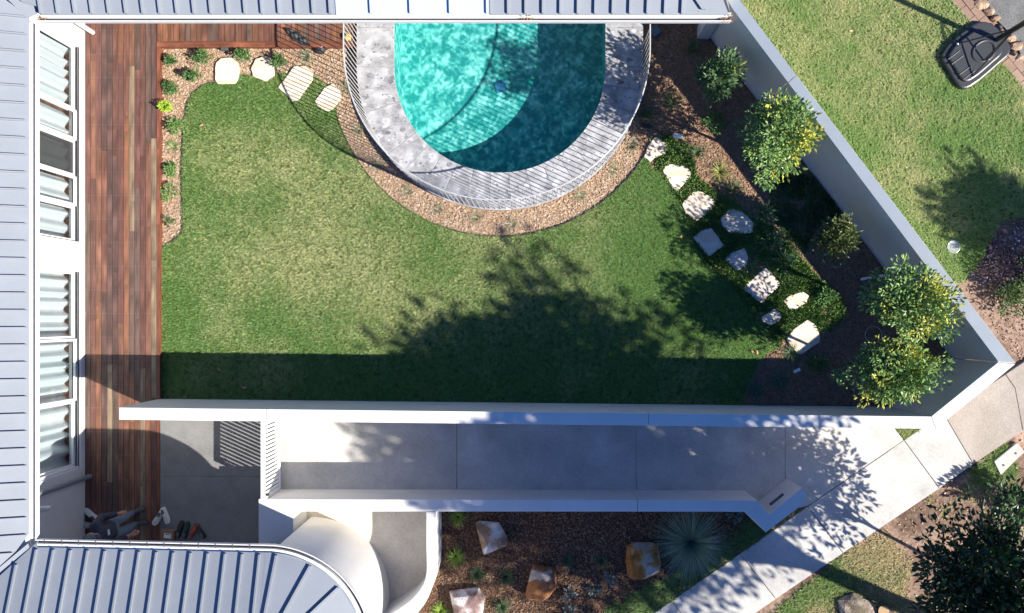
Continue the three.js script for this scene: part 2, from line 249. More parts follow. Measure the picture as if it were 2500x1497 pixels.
function lawnColour(x, z, d) {
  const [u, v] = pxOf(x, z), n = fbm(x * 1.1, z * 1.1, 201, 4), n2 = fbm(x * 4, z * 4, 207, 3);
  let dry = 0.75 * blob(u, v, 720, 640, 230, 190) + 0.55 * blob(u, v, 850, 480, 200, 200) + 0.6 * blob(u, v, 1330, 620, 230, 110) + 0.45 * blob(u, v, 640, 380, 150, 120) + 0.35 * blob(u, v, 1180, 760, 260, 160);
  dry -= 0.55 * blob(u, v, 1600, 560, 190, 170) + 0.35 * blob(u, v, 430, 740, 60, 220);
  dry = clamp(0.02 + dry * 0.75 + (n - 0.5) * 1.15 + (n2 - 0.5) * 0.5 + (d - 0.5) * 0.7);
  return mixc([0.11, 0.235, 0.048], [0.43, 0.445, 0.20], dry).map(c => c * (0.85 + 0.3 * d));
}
function vergeColour(x, z, d) {
  const n = fbm(x * 1.3, z * 1.3, 301, 4), n2 = fbm(x * 5, z * 5, 307, 3), dry = clamp(0.30 + (n - 0.5) * 1.5 + (n2 - 0.5) * 0.8 + (d - 0.5) * 0.6);
  return mixc([0.18, 0.31, 0.07], [0.46, 0.46, 0.20], dry).map(c => c * (0.85 + 0.3 * d));
}
const stonePolys = [];
const onStone = (x, z) => stonePolys.some(s => inside(s, x, z));
// ---------------------------------------------------------------- stepping stones
{
  const at2 = (l) => l.map(([x, y]) => [350 + x / 2.394, y / 2.394]), at4 = (l) => l.map(([x, y]) => [1500 + x / 2.4733, 300 + y / 2.4733]);
  const G = 'sandstone stepping stones';
  const list = [
    ['rounded cream stepping stone nearest the deck corner', at2([[418, 400], [425, 365], [450, 342], [515, 337], [550, 365], [558, 395], [556, 455], [535, 488], [435, 490], [418, 465]])],
    ['cream stepping stone second from the deck corner', at2([[628, 400], [655, 345], [700, 328], [740, 335], [762, 370], [765, 440], [715, 475], [640, 445]])],
    ['long slanted cream stepping stone crossed by fence shadow', at2([[788, 510], [880, 388], [945, 388], [990, 420], [990, 465], [905, 585], [870, 590]])],
    ['small cream stepping stone under the pool fence shadow lines', at2([[1003, 590], [1060, 510], [1105, 488], [1140, 515], [1155, 570], [1110, 635], [1075, 650], [1015, 615]])],
    ['cream stepping stone touching the pool mulch ring at right', at4([[180, 205], [200, 145], [240, 90], [270, 85], [310, 125], [315, 175], [260, 205], [215, 235]])],
    ['wedge-shaped pale stepping stone beside green ground cover', at4([[293, 290], [310, 258], [350, 248], [430, 265], [465, 295], [455, 335], [410, 380], [375, 415], [330, 355]])],
    ['six-sided stepping stone with dappled shade on lawn edge', at4([[410, 495], [425, 465], [480, 412], [525, 415], [605, 465], [600, 500], [550, 555], [495, 592], [430, 545]])],
    ['broad dappled stepping stone set back among ground cover', at4([[642, 575], [690, 527], [760, 525], [810, 570], [842, 605], [835, 660], [780, 670], [690, 660], [650, 620]])],
    ['tilted rectangular stepping stone half in leaf shade', at4([[478, 690], [520, 655], [580, 632], [625, 685], [662, 738], [580, 803], [555, 795], [510, 740]])],
    ['small dappled stepping stone between two rectangular ones', at4([[670, 825], [690, 795], [760, 765], [790, 755], [808, 815], [800, 855], [745, 895], [720, 875]])],
    ['large diamond-shaped stepping stone by the spiky plants', at4([[775, 1000], [905, 880], [930, 885], [998, 965], [995, 985], [890, 1088], [860, 1070]])],
    ['slim sunlit stepping stone inside the ground cover', at4([[1022, 1075], [1060, 1042], [1140, 1020], [1175, 1045], [1160, 1085], [1100, 1125], [1060, 1125]])],
    ['smallest stepping stone, shaded, at lawn edge', at4([[890, 1175], [965, 1122], [1005, 1150], [1005, 1185], [950, 1222], [900, 1200]])],
    ['last large shaded stepping stone near the corner trees', at4([[1042, 1310], [1075, 1255], [1165, 1190], [1215, 1220], [1243, 1290], [1240, 1325], [1130, 1397], [1105, 1390], [1060, 1340]])],
  ];
  list.forEach(([label, px], i) => {
    const r = rngOf(500 + i), c = XZ(px, 0.05); let q = [];
    c.forEach((p, k) => { const n = c[(k + 1) % c.length]; q.push(p); const m = 1 + (Math.hypot(n[0] - p[0], n[1] - p[1]) > 0.25 ? 1 : 0); for (let j = 1; j <= m; j++) { const t = j / (m + 1); q.push([lerp(p[0], n[0], t) + (r() - 0.5) * 0.012, lerp(p[1], n[1], t) + (r() - 0.5) * 0.012]); } });
    stonePolys.push(c);
    tag(mesh('stepping_stone', prism(smoothPoly(q, 2), -0.02, 0.055, 0.009), M.sand), label, 'stepping stone', G);
  });
}
{
  const g = tuftGeo(5, 8, 0.048, 0.0062, 0.028), g2 = tuftGeo(9, 8, 0.056, 0.0066, 0.028);
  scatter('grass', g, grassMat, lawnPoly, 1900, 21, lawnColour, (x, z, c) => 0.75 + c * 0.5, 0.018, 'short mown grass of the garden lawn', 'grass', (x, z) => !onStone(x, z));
  scatter('verge_grass', g2, grassMat, neighbourPoly, 1700, 22, vergeColour, (x, z, c) => 0.8 + c * 0.6, 0.015, 'sunny grass outside the diagonal boundary wall', 'grass');
}

// ---------------------------------------------------------------- swimming pool
const FLOOR = -0.82;
{
  const pool = thing('swimming_pool', 'round-ended swimming pool of turquoise water with grey stone coping', 'pool', new V3(PC.x, 0, PC.z));
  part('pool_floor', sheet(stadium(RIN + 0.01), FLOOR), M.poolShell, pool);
  { // inner shell wall
    const o = stadium(RIN), pos = [], uv = []; let d = 0;
    for (let i = 0; i < o.length; i++) { const a = o[i], b = o[(i + 1) % o.length], l = Math.hypot(b[0] - a[0], b[1] - a[1]); pos.push(a[0], FLOOR, a[1], b[0], FLOOR, b[1], b[0], COP - 0.05, b[1], a[0], FLOOR, a[1], b[0], COP - 0.05, b[1], a[0], COP - 0.05, a[1]); uv.push(d, 0, d + l, 0, d + l, 1, d, 0, d + l, 1, d, 1); d += l; }
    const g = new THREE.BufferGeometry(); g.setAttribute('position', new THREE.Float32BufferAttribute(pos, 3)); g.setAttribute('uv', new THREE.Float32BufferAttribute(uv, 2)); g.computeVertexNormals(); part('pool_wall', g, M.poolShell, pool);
  }
  part('water', sheet(stadium(RIN - 0.002, 96), COP - 0.10), M.water, pool);
  part('coping_bed', prism(stadium(ROUT - 0.012), -0.25, COP - 0.045, 0, [stadium(RIN + 0.004)]), M.oldConcrete, pool);
  const N = 19, gap = 0.0022;
  for (let i = 0; i < N; i++) {
    const a0 = Math.PI - i / N * Math.PI, a1 = Math.PI - (i + 1) / N * Math.PI, pts = [];
    for (let k = 0; k <= 5; k++) { const a = lerp(a0 - gap / ROUT, a1 + gap / ROUT, k / 5); pts.push([PC.x + Math.cos(a) * ROUT, PC.z + Math.sin(a) * ROUT]); }
    for (let k = 5; k >= 0; k--) { const a = lerp(a0 - gap / RIN, a1 + gap / RIN, k / 5); pts.push([PC.x + Math.cos(a) * (RIN - 0.02), PC.z + Math.sin(a) * (RIN - 0.02)]); }
    const g = prism(pts, COP - 0.04, COP, 0.004); const uv = g.attributes.uv; for (let k = 0; k < uv.count; k++) uv.setXY(k, uv.getX(k) + i * 0.37, uv.getY(k) + i * 0.83); part('coping_stone', g, M.coping, pool);
  }
  for (const s of [-1, 1]) for (let k = 0; k < 4; k++) {
    const z1 = PC.z - k * 0.66 - gap, z0 = PC.z - (k + 1) * 0.66 + gap, xa = PC.x + s * (RIN - 0.02), xb = PC.x + s * ROUT;
    part('coping_stone', prism([[Math.min(xa, xb), z0], [Math.max(xa, xb), z0], [Math.max(xa, xb), z1], [Math.min(xa, xb), z1]], COP - 0.04, COP, 0.004), M.coping, pool);
  }
  const dr = P(1222, 212, FLOOR), dg = new THREE.BoxGeometry(0.19, 0.02, 0.19); dg.rotateY(0.3); dg.translate(dr.x, FLOOR + 0.011, dr.z);
  part('floor_drain', dg, std({ color: RGB(0.06, 0.20, 0.36), roughness: 0.5 }), pool).userData.label = 'square blue drain cover on the pool floor';
}
// ---------------------------------------------------------------- pool fence
{
  const f = thing('pool_fence', 'curved pale metal pool fence of thin vertical bars with top rail', 'fence', new V3(PC.x, 0, PC.z));
  const R = ROUT - 0.022, top = COP + 1.19, line = [], zl = -6.2, zr = -4.62;
  line.push([PC.x - R, zl]); for (let i = 0; i <= 60; i++) { const a = Math.PI - i / 60 * Math.PI; line.push([PC.x + Math.cos(a) * R, PC.z + Math.sin(a) * R]); } line.push([PC.x + R, zr]);
  const a = [], b = [];
  line.forEach((p, i) => { const q = line[Math.max(0, i - 1)], r = line[Math.min(line.length - 1, i + 1)], dx = r[0] - q[0], dz = r[1] - q[1], l = Math.hypot(dx, dz); a.push([p[0] - dz / l * 0.011, p[1] + dx / l * 0.009]); b.push([p[0] + dz / l * 0.009, p[1] - dx / l * 0.009]); });
  part('top_rail', prism([...a, ...b.reverse()], top - 0.012, top + 0.012, 0.003), M.fence, f);
  const bar = new THREE.CylinderGeometry(0.007, 0.007, top - 0.01 - 0.02, 6); bar.translate(0, (top + 0.01) / 2, 0);
  let acc = 0;
  for (let i = 0; i + 1 < line.length; i++) {
    const p = line[i], q = line[i + 1], l = Math.hypot(q[0] - p[0], q[1] - p[1]);
    while (acc < l) { const t = acc / l, m = mesh('bar', bar, M.fence, f); m.position.set(lerp(p[0], q[0], t) - PC.x, 0, lerp(p[1], q[1], t) - PC.z); acc += 0.088; }
    acc -= l;
  }
  // dark flat bracket at the fence's free end
  const e = P(1605, 72, 0.9); const g = new RoundedBoxGeometry(0.16, 0.2, 0.13, 2, 0.015); g.rotateY(-0.9);
  const bx = mesh('pump_box', g, std({ color: RGB(0.10, 0.14, 0.19), roughness: 0.5 })); bx.position.set(P(1600, 78, 0.1).x, 0.1, P(1600, 78, 0.1).z); tag(bx, 'small blue-grey equipment box beside the end of pool fence', 'box');
}

// ---------------------------------------------------------------- timber deck
const XW = P(207, 0, DECK).x, XD = P(390, 0, DECK).x;           // house wall, outer edge of the deck
{
  const deck = tag(sub('timber_deck', scene), 'red-brown timber deck boards along the house', 'deck', null, 'structure'); taken.timber_deck = 0;
  const r = rngOf(31), n = 13, w = (XD - 0.055 - XW) / n, zTop = -6.3, zBot = 4.6;
  for (let i = 0; i < n; i++) {
    let z = zTop - r() * 2.5;
    while (z < zBot) {
      const len = 0.4 * (5 + (r() * 7 | 0)), z0 = Math.max(zTop, z), z1 = Math.min(zBot, z + len);
      if (z1 - z0 > 0.1) { const k = r(), wi = k < 0.10 ? 6 : k < 0.22 ? 3 : k < 0.30 ? 5 : k < 0.50 ? 2 : k < 0.65 ? 4 : k < 0.8 ? 1 : k < 0.9 ? 0 : 7; mesh('plank', box(XW + i * w + 0.003, DECK - 0.022, z0 + 0.0015, XW + (i + 1) * w - 0.003, DECK + (r() - 0.5) * 0.0016, z1 - 0.0015, 'z', r() * 3, r() * 3), woods[wi], deck); }
      z += len;
    }
  }
  const zE = P(0, 101, DECK).z, zF = P(0, 115, DECK).z, xEnd = PC.x - ROUT - 0.01, m = Math.floor((xEnd - XD) / w);
  const w2 = (xEnd - XD) / m;
  for (let i = 0; i < m; i++) { const k = r(), wi = k < 0.12 ? 6 : k < 0.3 ? 3 : k < 0.45 ? 5 : k < 0.6 ? 4 : k < 0.78 ? 0 : 1; mesh('plank', box(XD - 0.05 + i * w2 + 0.003, DECK - 0.022, -6.3, XD - 0.05 + (i + 1) * w2 - 0.003, DECK + (r() - 0.5) * 0.0016, zE - 0.004, 'z', r() * 3, r() * 3), woods[wi], deck); }
  for (const [x0, x1] of [[XD - 0.05, -4.6], [-4.597, xEnd]]) mesh('border_board', box(x0, DECK - 0.024, zE, x1, DECK + 0.001, zF, 'x', r(), r()), woodTrim, deck);
  for (const [z0, z1] of [[zF + 0.003, -1.6], [-1.597, 1.55], [1.553, 4.6]]) mesh('border_board', box(XD - 0.052, DECK - 0.024, z0, XD, DECK + 0.001, z1, 'z', r(), r()), woodTrim, deck);
  mesh('fascia', box(XD - 0.030, -0.02, zF - 0.02, XD - 0.006, DECK - 0.026, 1.32), woodTrim, deck);
  mesh('fascia', box(XD - 0.030, -0.02, zF - 0.030, xEnd, DECK - 0.026, zF - 0.006), woodTrim, deck);
  mesh('subframe', box(XW, -0.02, -6.3, XD - 0.035, DECK - 0.03, 4.6), M.black, deck);
  mesh('subframe', box(XD - 0.034, -0.02, -6.3, xEnd, DECK - 0.03, zF - 0.035), M.black, deck);
  // screw heads in rows over the joists
  const gs = [], sc = new THREE.CircleGeometry(0.0034, 6); sc.rotateX(-Math.PI / 2);
  for (let i = 0; i < n; i++) for (let z = zTop + 0.2; z < 4.2; z += 0.4) for (const o of [0.02, w - 0.02]) { const g = sc.clone(); g.translate(XW + i * w + o, DECK + 0.0022, z); gs.push(g); }
  const s = mesh('screw_heads', mergeGeometries(gs), M.steel, deck); s.userData.kind = 'stuff';
}
// ---------------------------------------------------------------- entry landing of grey mesh matting
{
  const x0 = XD + 0.004, x1 = P(640, 0, DECK).x;
  structure('entry_landing', box(x0, -0.02, 1.56, x1, DECK - 0.012, 4.7), M.oldConcrete, 'concrete landing between deck and gate', 'landing');
  const mt = thing('landing_mat', 'grey woven matting on the landing beside the gate', 'matting', new V3(x0, DECK - 0.011, 1.56));
  const zs = [1.57, P(0, 1163, DECK).z, 4.68];
  for (let i = 0; i < 2; i++) part('mat_panel', box(x0 + 0.004, DECK - 0.010, zs[i] + 0.003, x1 - 0.004, DECK + 0.002, zs[i + 1] - 0.003), M.mat, mt);
}

// ---------------------------------------------------------------- house
const house = thing('house', 'single-storey white house with pale blue-grey standing-seam roof round the courtyard', 'house', new V3(XW, 0, 0));
const TAN = Math.tan(19 * Math.PI / 180);
const XGo = P(88, 0, EAVE).x, XGi = P(72, 0, EAVE).x, ZTo = P(0, 52, EAVE).z, ZTi = P(0, 38, EAVE).z;
const BL = P(84, 1318, EAVE), BR = P(650, 1331, EAVE);          // outer lip of the bottom gutter
const RC = { x: P(650, 0, EAVE).x, z: BR.z + 1.5 };              // centre of the rounded roof corner
{
  const wallGeos = [], H0 = 0.0, H1 = 2.64, T = 0.2;
  const openings = [[104, 597], [656, 1147]].map(([a, b]) => [P(0, a, 0.42).z, P(0, b, 0.42).z]);
  const SILL = 0.28, HEAD = 2.42;
  const zA = -8, zB = 4.32;
  const wb = (x0, y0, z0, x1, y1, z1) => part('wall', box(x0, y0, z0, x1, y1, z1, 'y'), M.white, house);
  wb(XW - T, H0, zA, XW, H1, openings[0][0]); wb(XW - T, H0, openings[0][1], XW, H1, openings[1][0]); wb(XW - T, H0, openings[1][1], XW, H1, zB);
  for (const [a, b] of openings) { wb(XW - T, H0, a, XW, SILL, b); wb(XW - T, HEAD, a, XW, H1, b); }
  wb(-12.2, H0, zA - T, -12, H1, 8); wb(-12, H0, zA - T, XW, H1, zA); // back and far end of the left wing
  // bottom wing: front wall under the roof, rounded corner, east side
  wb(XW, H0, zB, -3.9, H1, zB + T);
  part('floor', box(-12, -0.02, zA, XW - T, DECK, 8), M.innerFloor, house);
  part('ceiling', box(-12.2, H1 + 0.002, zA - T, XGo - 0.13, H1 + 0.03, 9), M.frame, house);
  part('partition', box(-9.9, DECK, zA, -9.8, H1, 8), M.innerWall, house);
  {
    const r = RC.z - 3.29 - 0.08, pts = []; for (let i = 0; i <= 24; i++) { const a = -Math.PI / 2 + i / 24 * Math.PI / 2; pts.push([RC.x + Math.cos(a) * r, RC.z + Math.sin(a) * r]); }
    pts.push([RC.x + r, 9]); pts.push([RC.x + r - T, 9]); for (let i = 24; i >= 0; i--) { const a = -Math.PI / 2 + i / 24 * Math.PI / 2; pts.push([RC.x + Math.cos(a) * (r - T), RC.z + Math.sin(a) * (r - T)]); }
    const g = toCreasedNormals(prism(pts, -0.02, H1), 0.6); part('curved_wall', g, M.white, house);
  }
  part('soffit', prism([[XGo - 0.128, BL.z + 0.14], [RC.x, BR.z + 0.14], [RC.x + 0.93, RC.z - 0.93], [RC.x + 1.3, RC.z], [RC.x + 1.3, 9], [XGo - 0.128, 9]], H1 + 0.002, H1 + 0.03), M.frame, house);
  part('soffit', box(XGo - 0.126, H1 + 0.002, -8.2, P(1780, 0, EAVE).x - 0.15, H1 + 0.03, ZTo - 0.13), M.frame, house);

  // windows
  const wins = [[[104, 267, 'wide'], [267, 342, 'narrow'], [342, 430, 'screen'], [430, 503, 'narrow'], [503, 597, 'narrow']], [[656, 827, 'wide'], [827, 979, 'wide'], [979, 1147, 'wide']]];
  const curtainNames = ['sheer white curtain behind the tallest corner window', 'sheer curtain in the narrow pane beside the corner window', 'curtain dimly seen behind the dark insect screen', 'sheer curtain in the narrow pane past the insect screen', 'bunched white curtain beside the white wall pier', 'white curtain in first pane past the wall pier', 'wavy white curtain in pane touched by the wall shadow', 'wavy curtain in last pane above the shoes'];
  let ci = 0;
  wins.forEach((units, wi) => {
    const [a, b] = openings[wi], wd = sub('window', house); wd.position.set(0, 0, 0);
    const x = XW - 0.07;
    part('frame', mergeGeometries([box(x - 0.05, SILL + 0.046, a, x + 0.05, HEAD - 0.051, a + 0.05, 'y'), box(x - 0.05, SILL + 0.046, b - 0.05, x + 0.05, HEAD - 0.051, b, 'y'), box(x - 0.05, HEAD - 0.05, a, x + 0.05, HEAD, b), box(x - 0.06, SILL, a, x + 0.06, SILL + 0.045, b)]), M.frame, wd);
    for (let k = 0; k < 4; k++) part('track', box(x + 0.058 - k * 0.033, SILL + 0.046, a + 0.05, x + 0.050 - k * 0.033, SILL + 0.066, b - 0.05), M.frame, wd);
    units.forEach(([v0, v1, kind], ui) => {
      let z0 = P(0, v0, 0.42).z, z1 = P(0, v1, 0.42).z; if (!ui) z0 = a + 0.05; if (ui === units.length - 1) z1 = b - 0.05;
      const gx = x + (ui % 2 ? 0.012 : -0.02);
      const fr = part('sash', mergeGeometries([box(gx - 0.018, SILL + 0.067, z0 + 0.002, gx + 0.018, HEAD - 0.052, z0 + 0.042, 'y'), box(gx - 0.018, SILL + 0.067, z1 - 0.042, gx + 0.018, HEAD - 0.052, z1 - 0.002, 'y'), box(gx - 0.018, SILL + 0.067, z0 + 0.043, gx + 0.018, SILL + 0.115, z1 - 0.043), box(gx - 0.018, HEAD - 0.10, z0 + 0.043, gx + 0.018, HEAD - 0.052, z1 - 0.043)]), M.frame, wd);
      part('pane', box(gx - 0.003, SILL + 0.114, z0 + 0.041, gx + 0.003, HEAD - 0.099, z1 - 0.041), M.glass, wd);
      if (kind === 'screen') part('insect_screen', box(gx + 0.012, SILL + 0.114, z0 + 0.041, gx + 0.0135, HEAD - 0.099, z1 - 0.041), M.insectScreen, wd);
      // curtain inside
      const r = rngOf(900 + ci), cx = XW - 0.27, yT = 2.56, yB = DECK + 0.02 + r() * 0.015, n = Math.round((z1 - z0) / 0.012), pos = [], idx = []; let ph = r() * 6; const wl = 0.19 + r() * 0.06;
      const ys = [yB, yB + 0.6, yB + 1.2, yB + 1.8, yT];
      let per = wl;
      for (let i = 0; i <= n; i++) { const z = lerp(z0 + 0.01, z1 - 0.01, i / n); ph += 6.283 * (z1 - z0) / n / per; if (Math.sin(ph) * Math.sin(ph - 6.283 * (z1 - z0) / n / per) < 0) per = wl * (0.6 + r() * 0.8); ys.forEach((y, k) => { const s = Math.sin(ph), amp = lerp(0.065, 0.045, k / 4), w = Math.sign(s) * Math.pow(Math.abs(s), 0.6); pos.push(cx + amp * w + 0.012 * Math.sin(z * 9 + k * 0.7), y, z + 0.01 * Math.sin(ph * 2) ); }); }
      for (let i = 0; i < n; i++) for (let k = 0; k < 4; k++) { const p = i * 5 + k; idx.push(p, p + 5, p + 6, p, p + 6, p + 1); }
      const g = new THREE.BufferGeometry(); g.setAttribute('position', new THREE.Float32BufferAttribute(pos, 3)); g.setIndex(idx); g.computeVertexNormals();
      tag(mesh('curtain', g, M.curtain), curtainNames[ci], 'curtain', 'curtains inside the courtyard windows'); ci++;
    });
  });
  // downpipes
  const pipe = (u, v, mat, r0, off) => { const p = P(u, v, DECK); const g = mergeGeometries([rod(new V3(p.x, DECK, p.z), new V3(p.x, 2.45, p.z), r0, r0, 12), rod(new V3(p.x, 2.44, p.z), new V3(XGo - 0.06, 2.66, p.z + off), r0, r0, 12)]); return part('downpipe', g, mat, house); };
  pipe(219, 1163, M.pipeGrey, 0.042, 0.02); pipe(226, 79, M.gutter, 0.04, 0);
  { const p = P(106, 1242, 1.9); part('overflow_spout', rod(new V3(XW - 0.01, 2.0, p.z), new V3(XW + 0.32, 1.92, p.z), 0.045, 0.045, 12), M.gutter, house); }
  // roofs: panels between seams, each seam a raised rib on its panel
  const rib = 0.036, rh = 0.045, pitch = 42 * SC * (CAMH - EAVE) / CAMH;
  const panel = (roof, pts, yf, ribPts) => { const g = [slab(pts, yf, 0.02)]; if (ribPts) g.push(slab(ribPts, (x, z) => yf(x, z) + rh, rh - 0.002)); part('roof_panel', mergeGeometries(g), M.roof, roof); };
  { // left wing
    const roof = sub('roof', house); const yf = (x) => EAVE + 0.03 + (XGi - x) * TAN, far = -12.2;
    for (let z = P(0, 0.5, EAVE).z + pitch * -16, i = 0; z < P(0, 1497, EAVE).z + 1; z += pitch, i++) {
      const z1 = z + pitch - 0.002, cut = (q) => Math.min(XGi, q < ZTi ? XGi - (ZTi - q) : q > BL.z + 0.09 ? XGi - (q - BL.z - 0.09) * 1.0 : XGi) - (q < ZTi + 0.02 || q > BL.z + 0.07 ? 0.10 : 0);
      const a = cut(z), b = cut(z1); if (Math.min(a, b) < far + 0.2) continue;
      panel(roof, [[far, z], [a, z], [b, z1], [far, z1]], yf, [[far, z], [cut(z) - 0.02, z], [cut(z + rib) - 0.02, z + rib * 0.6], [far, z + rib * 0.6]]);
    }
  }
  const xEndT = P(1782, 0, EAVE).x;
  { // top wing, with four pale rooflights and a hipped end
    const roof = sub('roof', house); const yf = (x, z) => EAVE + 0.03 + (ZTi - z) * TAN, far = -8.4, k = SC * (CAMH - EAVE) / CAMH;
    const X = (u) => (u - U0) * k, hip = X(1715);
    for (let x0 = X(102) - 41.4 * k, n = 0; n < 16; n++, x0 -= 41.4 * k) { const x1 = x0 + 41.4 * k - 0.002, s = (x) => Math.min(ZTi, ZTi - (XGi - x)) - 0.10; if (s(x0) < far + 0.1) break; panel(roof, [[x0, s(x0)], [x0, far], [x1, far], [x1, s(x1)]], yf, [[x0, s(x0) - 0.04], [x0, far], [x0 + rib * 0.7, far], [x0 + rib * 0.7, s(x0) - 0.02]]); }
    const rows = []; for (let u = 102; u < 815; u += 41.4) rows.push([u, Math.min(u + 41.4, 822)]); for (let u = 1196; u < 1700; u += 42.3) rows.push([u, u + 42.3]);
    for (const [u0, u1] of rows) {
      const x0 = X(u0), x1 = X(u1) - 0.002, far0 = x0 < XGi + 2.6 ? ZTi - Math.max(0.05, x0 - (XGi)) - 0.0 : far, far1 = x1 < XGi + 2.6 ? ZTi - Math.max(0.05, x1 - XGi) : far;
      const clipHip = (x) => x > hip ? Math.max(far, ZTi - 0.05) : far;
      const f0 = far, f1 = far;
      panel(roof, [[x0, ZTi], [x0, f0], [x1, f1], [x1, ZTi]], yf, [[x0, ZTi - 0.01], [x0, far], [x0 + rib * 0.7, far], [x0 + rib * 0.7, ZTi - 0.01]]);
    }
    for (const [u0, u1] of [[822, 914], [914, 1010], [1010, 1106], [1106, 1196]]) {
      const x0 = X(u0), x1 = X(u1) - 0.004, g = [slab([[x0, ZTi], [x0, far], [x1, far], [x1, ZTi]], (x, z) => yf(x, z) + 0.012, 0.02), slab([[x1 - 0.045, ZTi - 0.01], [x1 - 0.045, far], [x1 - 0.005, far], [x1 - 0.005, ZTi - 0.01]], (x, z) => yf(x, z) + 0.05, 0.037)];
      part('roof_light', mergeGeometries(g), M.roofLight, roof).userData.label = 'pale translucent rooflight sheet';
    }
    // hipped end beyond the last seam
    const yh = (x, z) => Math.min(yf(x, z), EAVE + 0.03 + (xEndT + 0.02 - x) * 0.6 + Math.max(0, 0));
    part('roof_panel', slab([[X(1703.5), ZTi], [X(1703.5), ZTi - 0.9], [xEndT - 0.02, ZTi]], yf, 0.02), M.roof, roof);
    part('roof_panel', slab([[X(1706), ZTi - 0.93], [X(1706), far], [X(1710) - 0.5, far], [xEndT - 0.62, ZTi - 1.6], [xEndT - 0.01, ZTi - 0.02]], (x, z) => yf(xEndT, ZTi) + 0.02 + (ZTi - z) * 0.28, 0.02), M.roof, roof);
    part('ridge_cap', slab([[X(1700), ZTi - 0.06], [X(1690), ZTi - 0.06], [X(1690) - 0.75, ZTi - 1.0], [X(1700) - 0.70, ZTi - 1.0]].map(([x, z]) => [x + 0.12, z]), (x, z) => yf(x, z) + 0.05, 0.03), M.roof, roof);
  }
  { // bottom wing, straight part and fan
    const roof = sub('roof', house); const dz = (BR.z - BL.z) / (BR.x - BL.x), eave = (x) => BL.z + (x - BL.x) * dz + 0.10, yf = (x, z) => EAVE + 0.03 + (z - eave(x)) * Math.tan(22 * Math.PI / 180), k = SC * (CAMH - EAVE) / CAMH, far = 8.6;
    const X = (u) => (u - U0) * k;
    for (let u = 92; u < 655; u += 41.7) {
      const x0 = X(u), x1 = Math.min(X(u + 41.7), RC.x) - 0.002, s = (x) => eave(x);
      panel(roof, [[x0, s(x0)], [x1, s(x1)], [x1, far], [x0, far]], yf, [[x0, s(x0) + 0.02], [x0 + rib * 0.7, s(x0) + 0.02], [x0 + rib * 0.7, far], [x0, far]]);
    }
    // strip left of the first seam, up to the valley
    for (let u = 92 - 41.7; u > -160; u -= 41.7) { const x0 = X(u), x1 = X(u + 41.7) - 0.002, s = (x) => BL.z + 0.14 + (XGi - x) * 1.0; panel(roof, [[x0, s(x0)], [x1, s(x1)], [x1, far], [x0, far]], yf, [[x0, s(x0) + 0.05], [x0 + rib * 0.7, s(x0) + 0.05], [x0 + rib * 0.7, far], [x0, far]]); }
    const R0 = 1.40, fan = [0, 6, 27, 48, 69, 90];
    const cone = (x, z) => EAVE + 0.03 + (R0 - Math.hypot(x - RC.x, z - RC.z)) * Math.tan(22 * Math.PI / 180);
    for (let i = 0; i < 5; i++) {
      const a0 = fan[i] * Math.PI / 180, a1 = fan[i + 1] * Math.PI / 180 - 0.002, pts = [[RC.x + Math.sin(a0) * 0.06, RC.z - Math.cos(a0) * 0.06]];
      for (let j = 0; j <= 6; j++) { const a = lerp(a0, a1, j / 6); pts.push([RC.x + Math.sin(a) * R0, RC.z - Math.cos(a) * R0]); }
      const d = [Math.sin(a0), -Math.cos(a0)], n = [Math.cos(a0) * 0.03, Math.sin(a0) * 0.03];
      const rb = [[RC.x + d[0] * 0.1, RC.z + d[1] * 0.1], [RC.x + d[0] * (R0 - 0.02), RC.z + d[1] * (R0 - 0.02)], [RC.x + d[0] * (R0 - 0.02) + n[0], RC.z + d[1] * (R0 - 0.02) + n[1]], [RC.x + d[0] * 0.1 + n[0], RC.z + d[1] * 0.1 + n[1]]];
      panel(roof, pts, cone, i ? rb : null);
    }
    for (let z = RC.z; z < 8.5; z += pitch) panel(roof, [[RC.x, z], [RC.x + R0, z], [RC.x + R0, z + pitch - 0.002], [RC.x, z + pitch - 0.002]], (x) => EAVE + 0.03 + (RC.x + R0 - x) * Math.tan(22 * Math.PI / 180), [[RC.x, z], [RC.x + R0 - 0.02, z], [RC.x + R0 - 0.02, z + 0.025], [RC.x, z + 0.025]]);
    part('valley_flashing', slab([[XGi - 0.01, BL.z + 0.05], [XGi + 0.02, BL.z + 0.17], [XGi - 2.3, BL.z + 2.44], [XGi - 2.5, BL.z + 2.3]], (x, z) => EAVE + 0.025 + (XGi - x) * TAN * 0.96, 0.015), M.roof, roof);
  }
  part('valley_flashing', slab([[XGi - 0.02, ZTi + 0.04], [XGi - 2.4, ZTi - 2.34], [XGi - 2.2, ZTi - 2.5], [XGi + 0.14, ZTi - 0.06]], (x, z) => EAVE + 0.022 + (XGi - x) * TAN * 0.96, 0.015), M.roof, house);
  // gutters: open troughs swept along the eaves
  const gut = (line, side, label) => {     // line: outer lip, side: direction to the roof
    const off = (d) => line.map((p, i) => { const q = line[Math.max(0, i - 1)], r = line[Math.min(line.length - 1, i + 1)], dx = r[0] - q[0], dz = r[1] - q[1], l = Math.hypot(dx, dz); return [p[0] - dz / l * d * side, p[1] + dx / l * d * side]; });
    const band = (d0, d1, y0, y1) => prism([...off(d0), ...off(d1).reverse()], y0, y1);
    const g = sub('gutter', house);
    part('outer_lip', band(0, 0.007, EAVE - 0.095, EAVE + 0.004), M.gutter, g); part('rolled_edge', band(-0.005, 0.010, EAVE + 0.005, EAVE + 0.014), M.gutter, g); part('trough', band(0.0075, 0.058, EAVE - 0.094, EAVE - 0.080), M.trough, g); part('fascia', band(0.0585, 0.125, EAVE - 0.12, EAVE - 0.004), M.frame, g);
    return { g, off };
  };
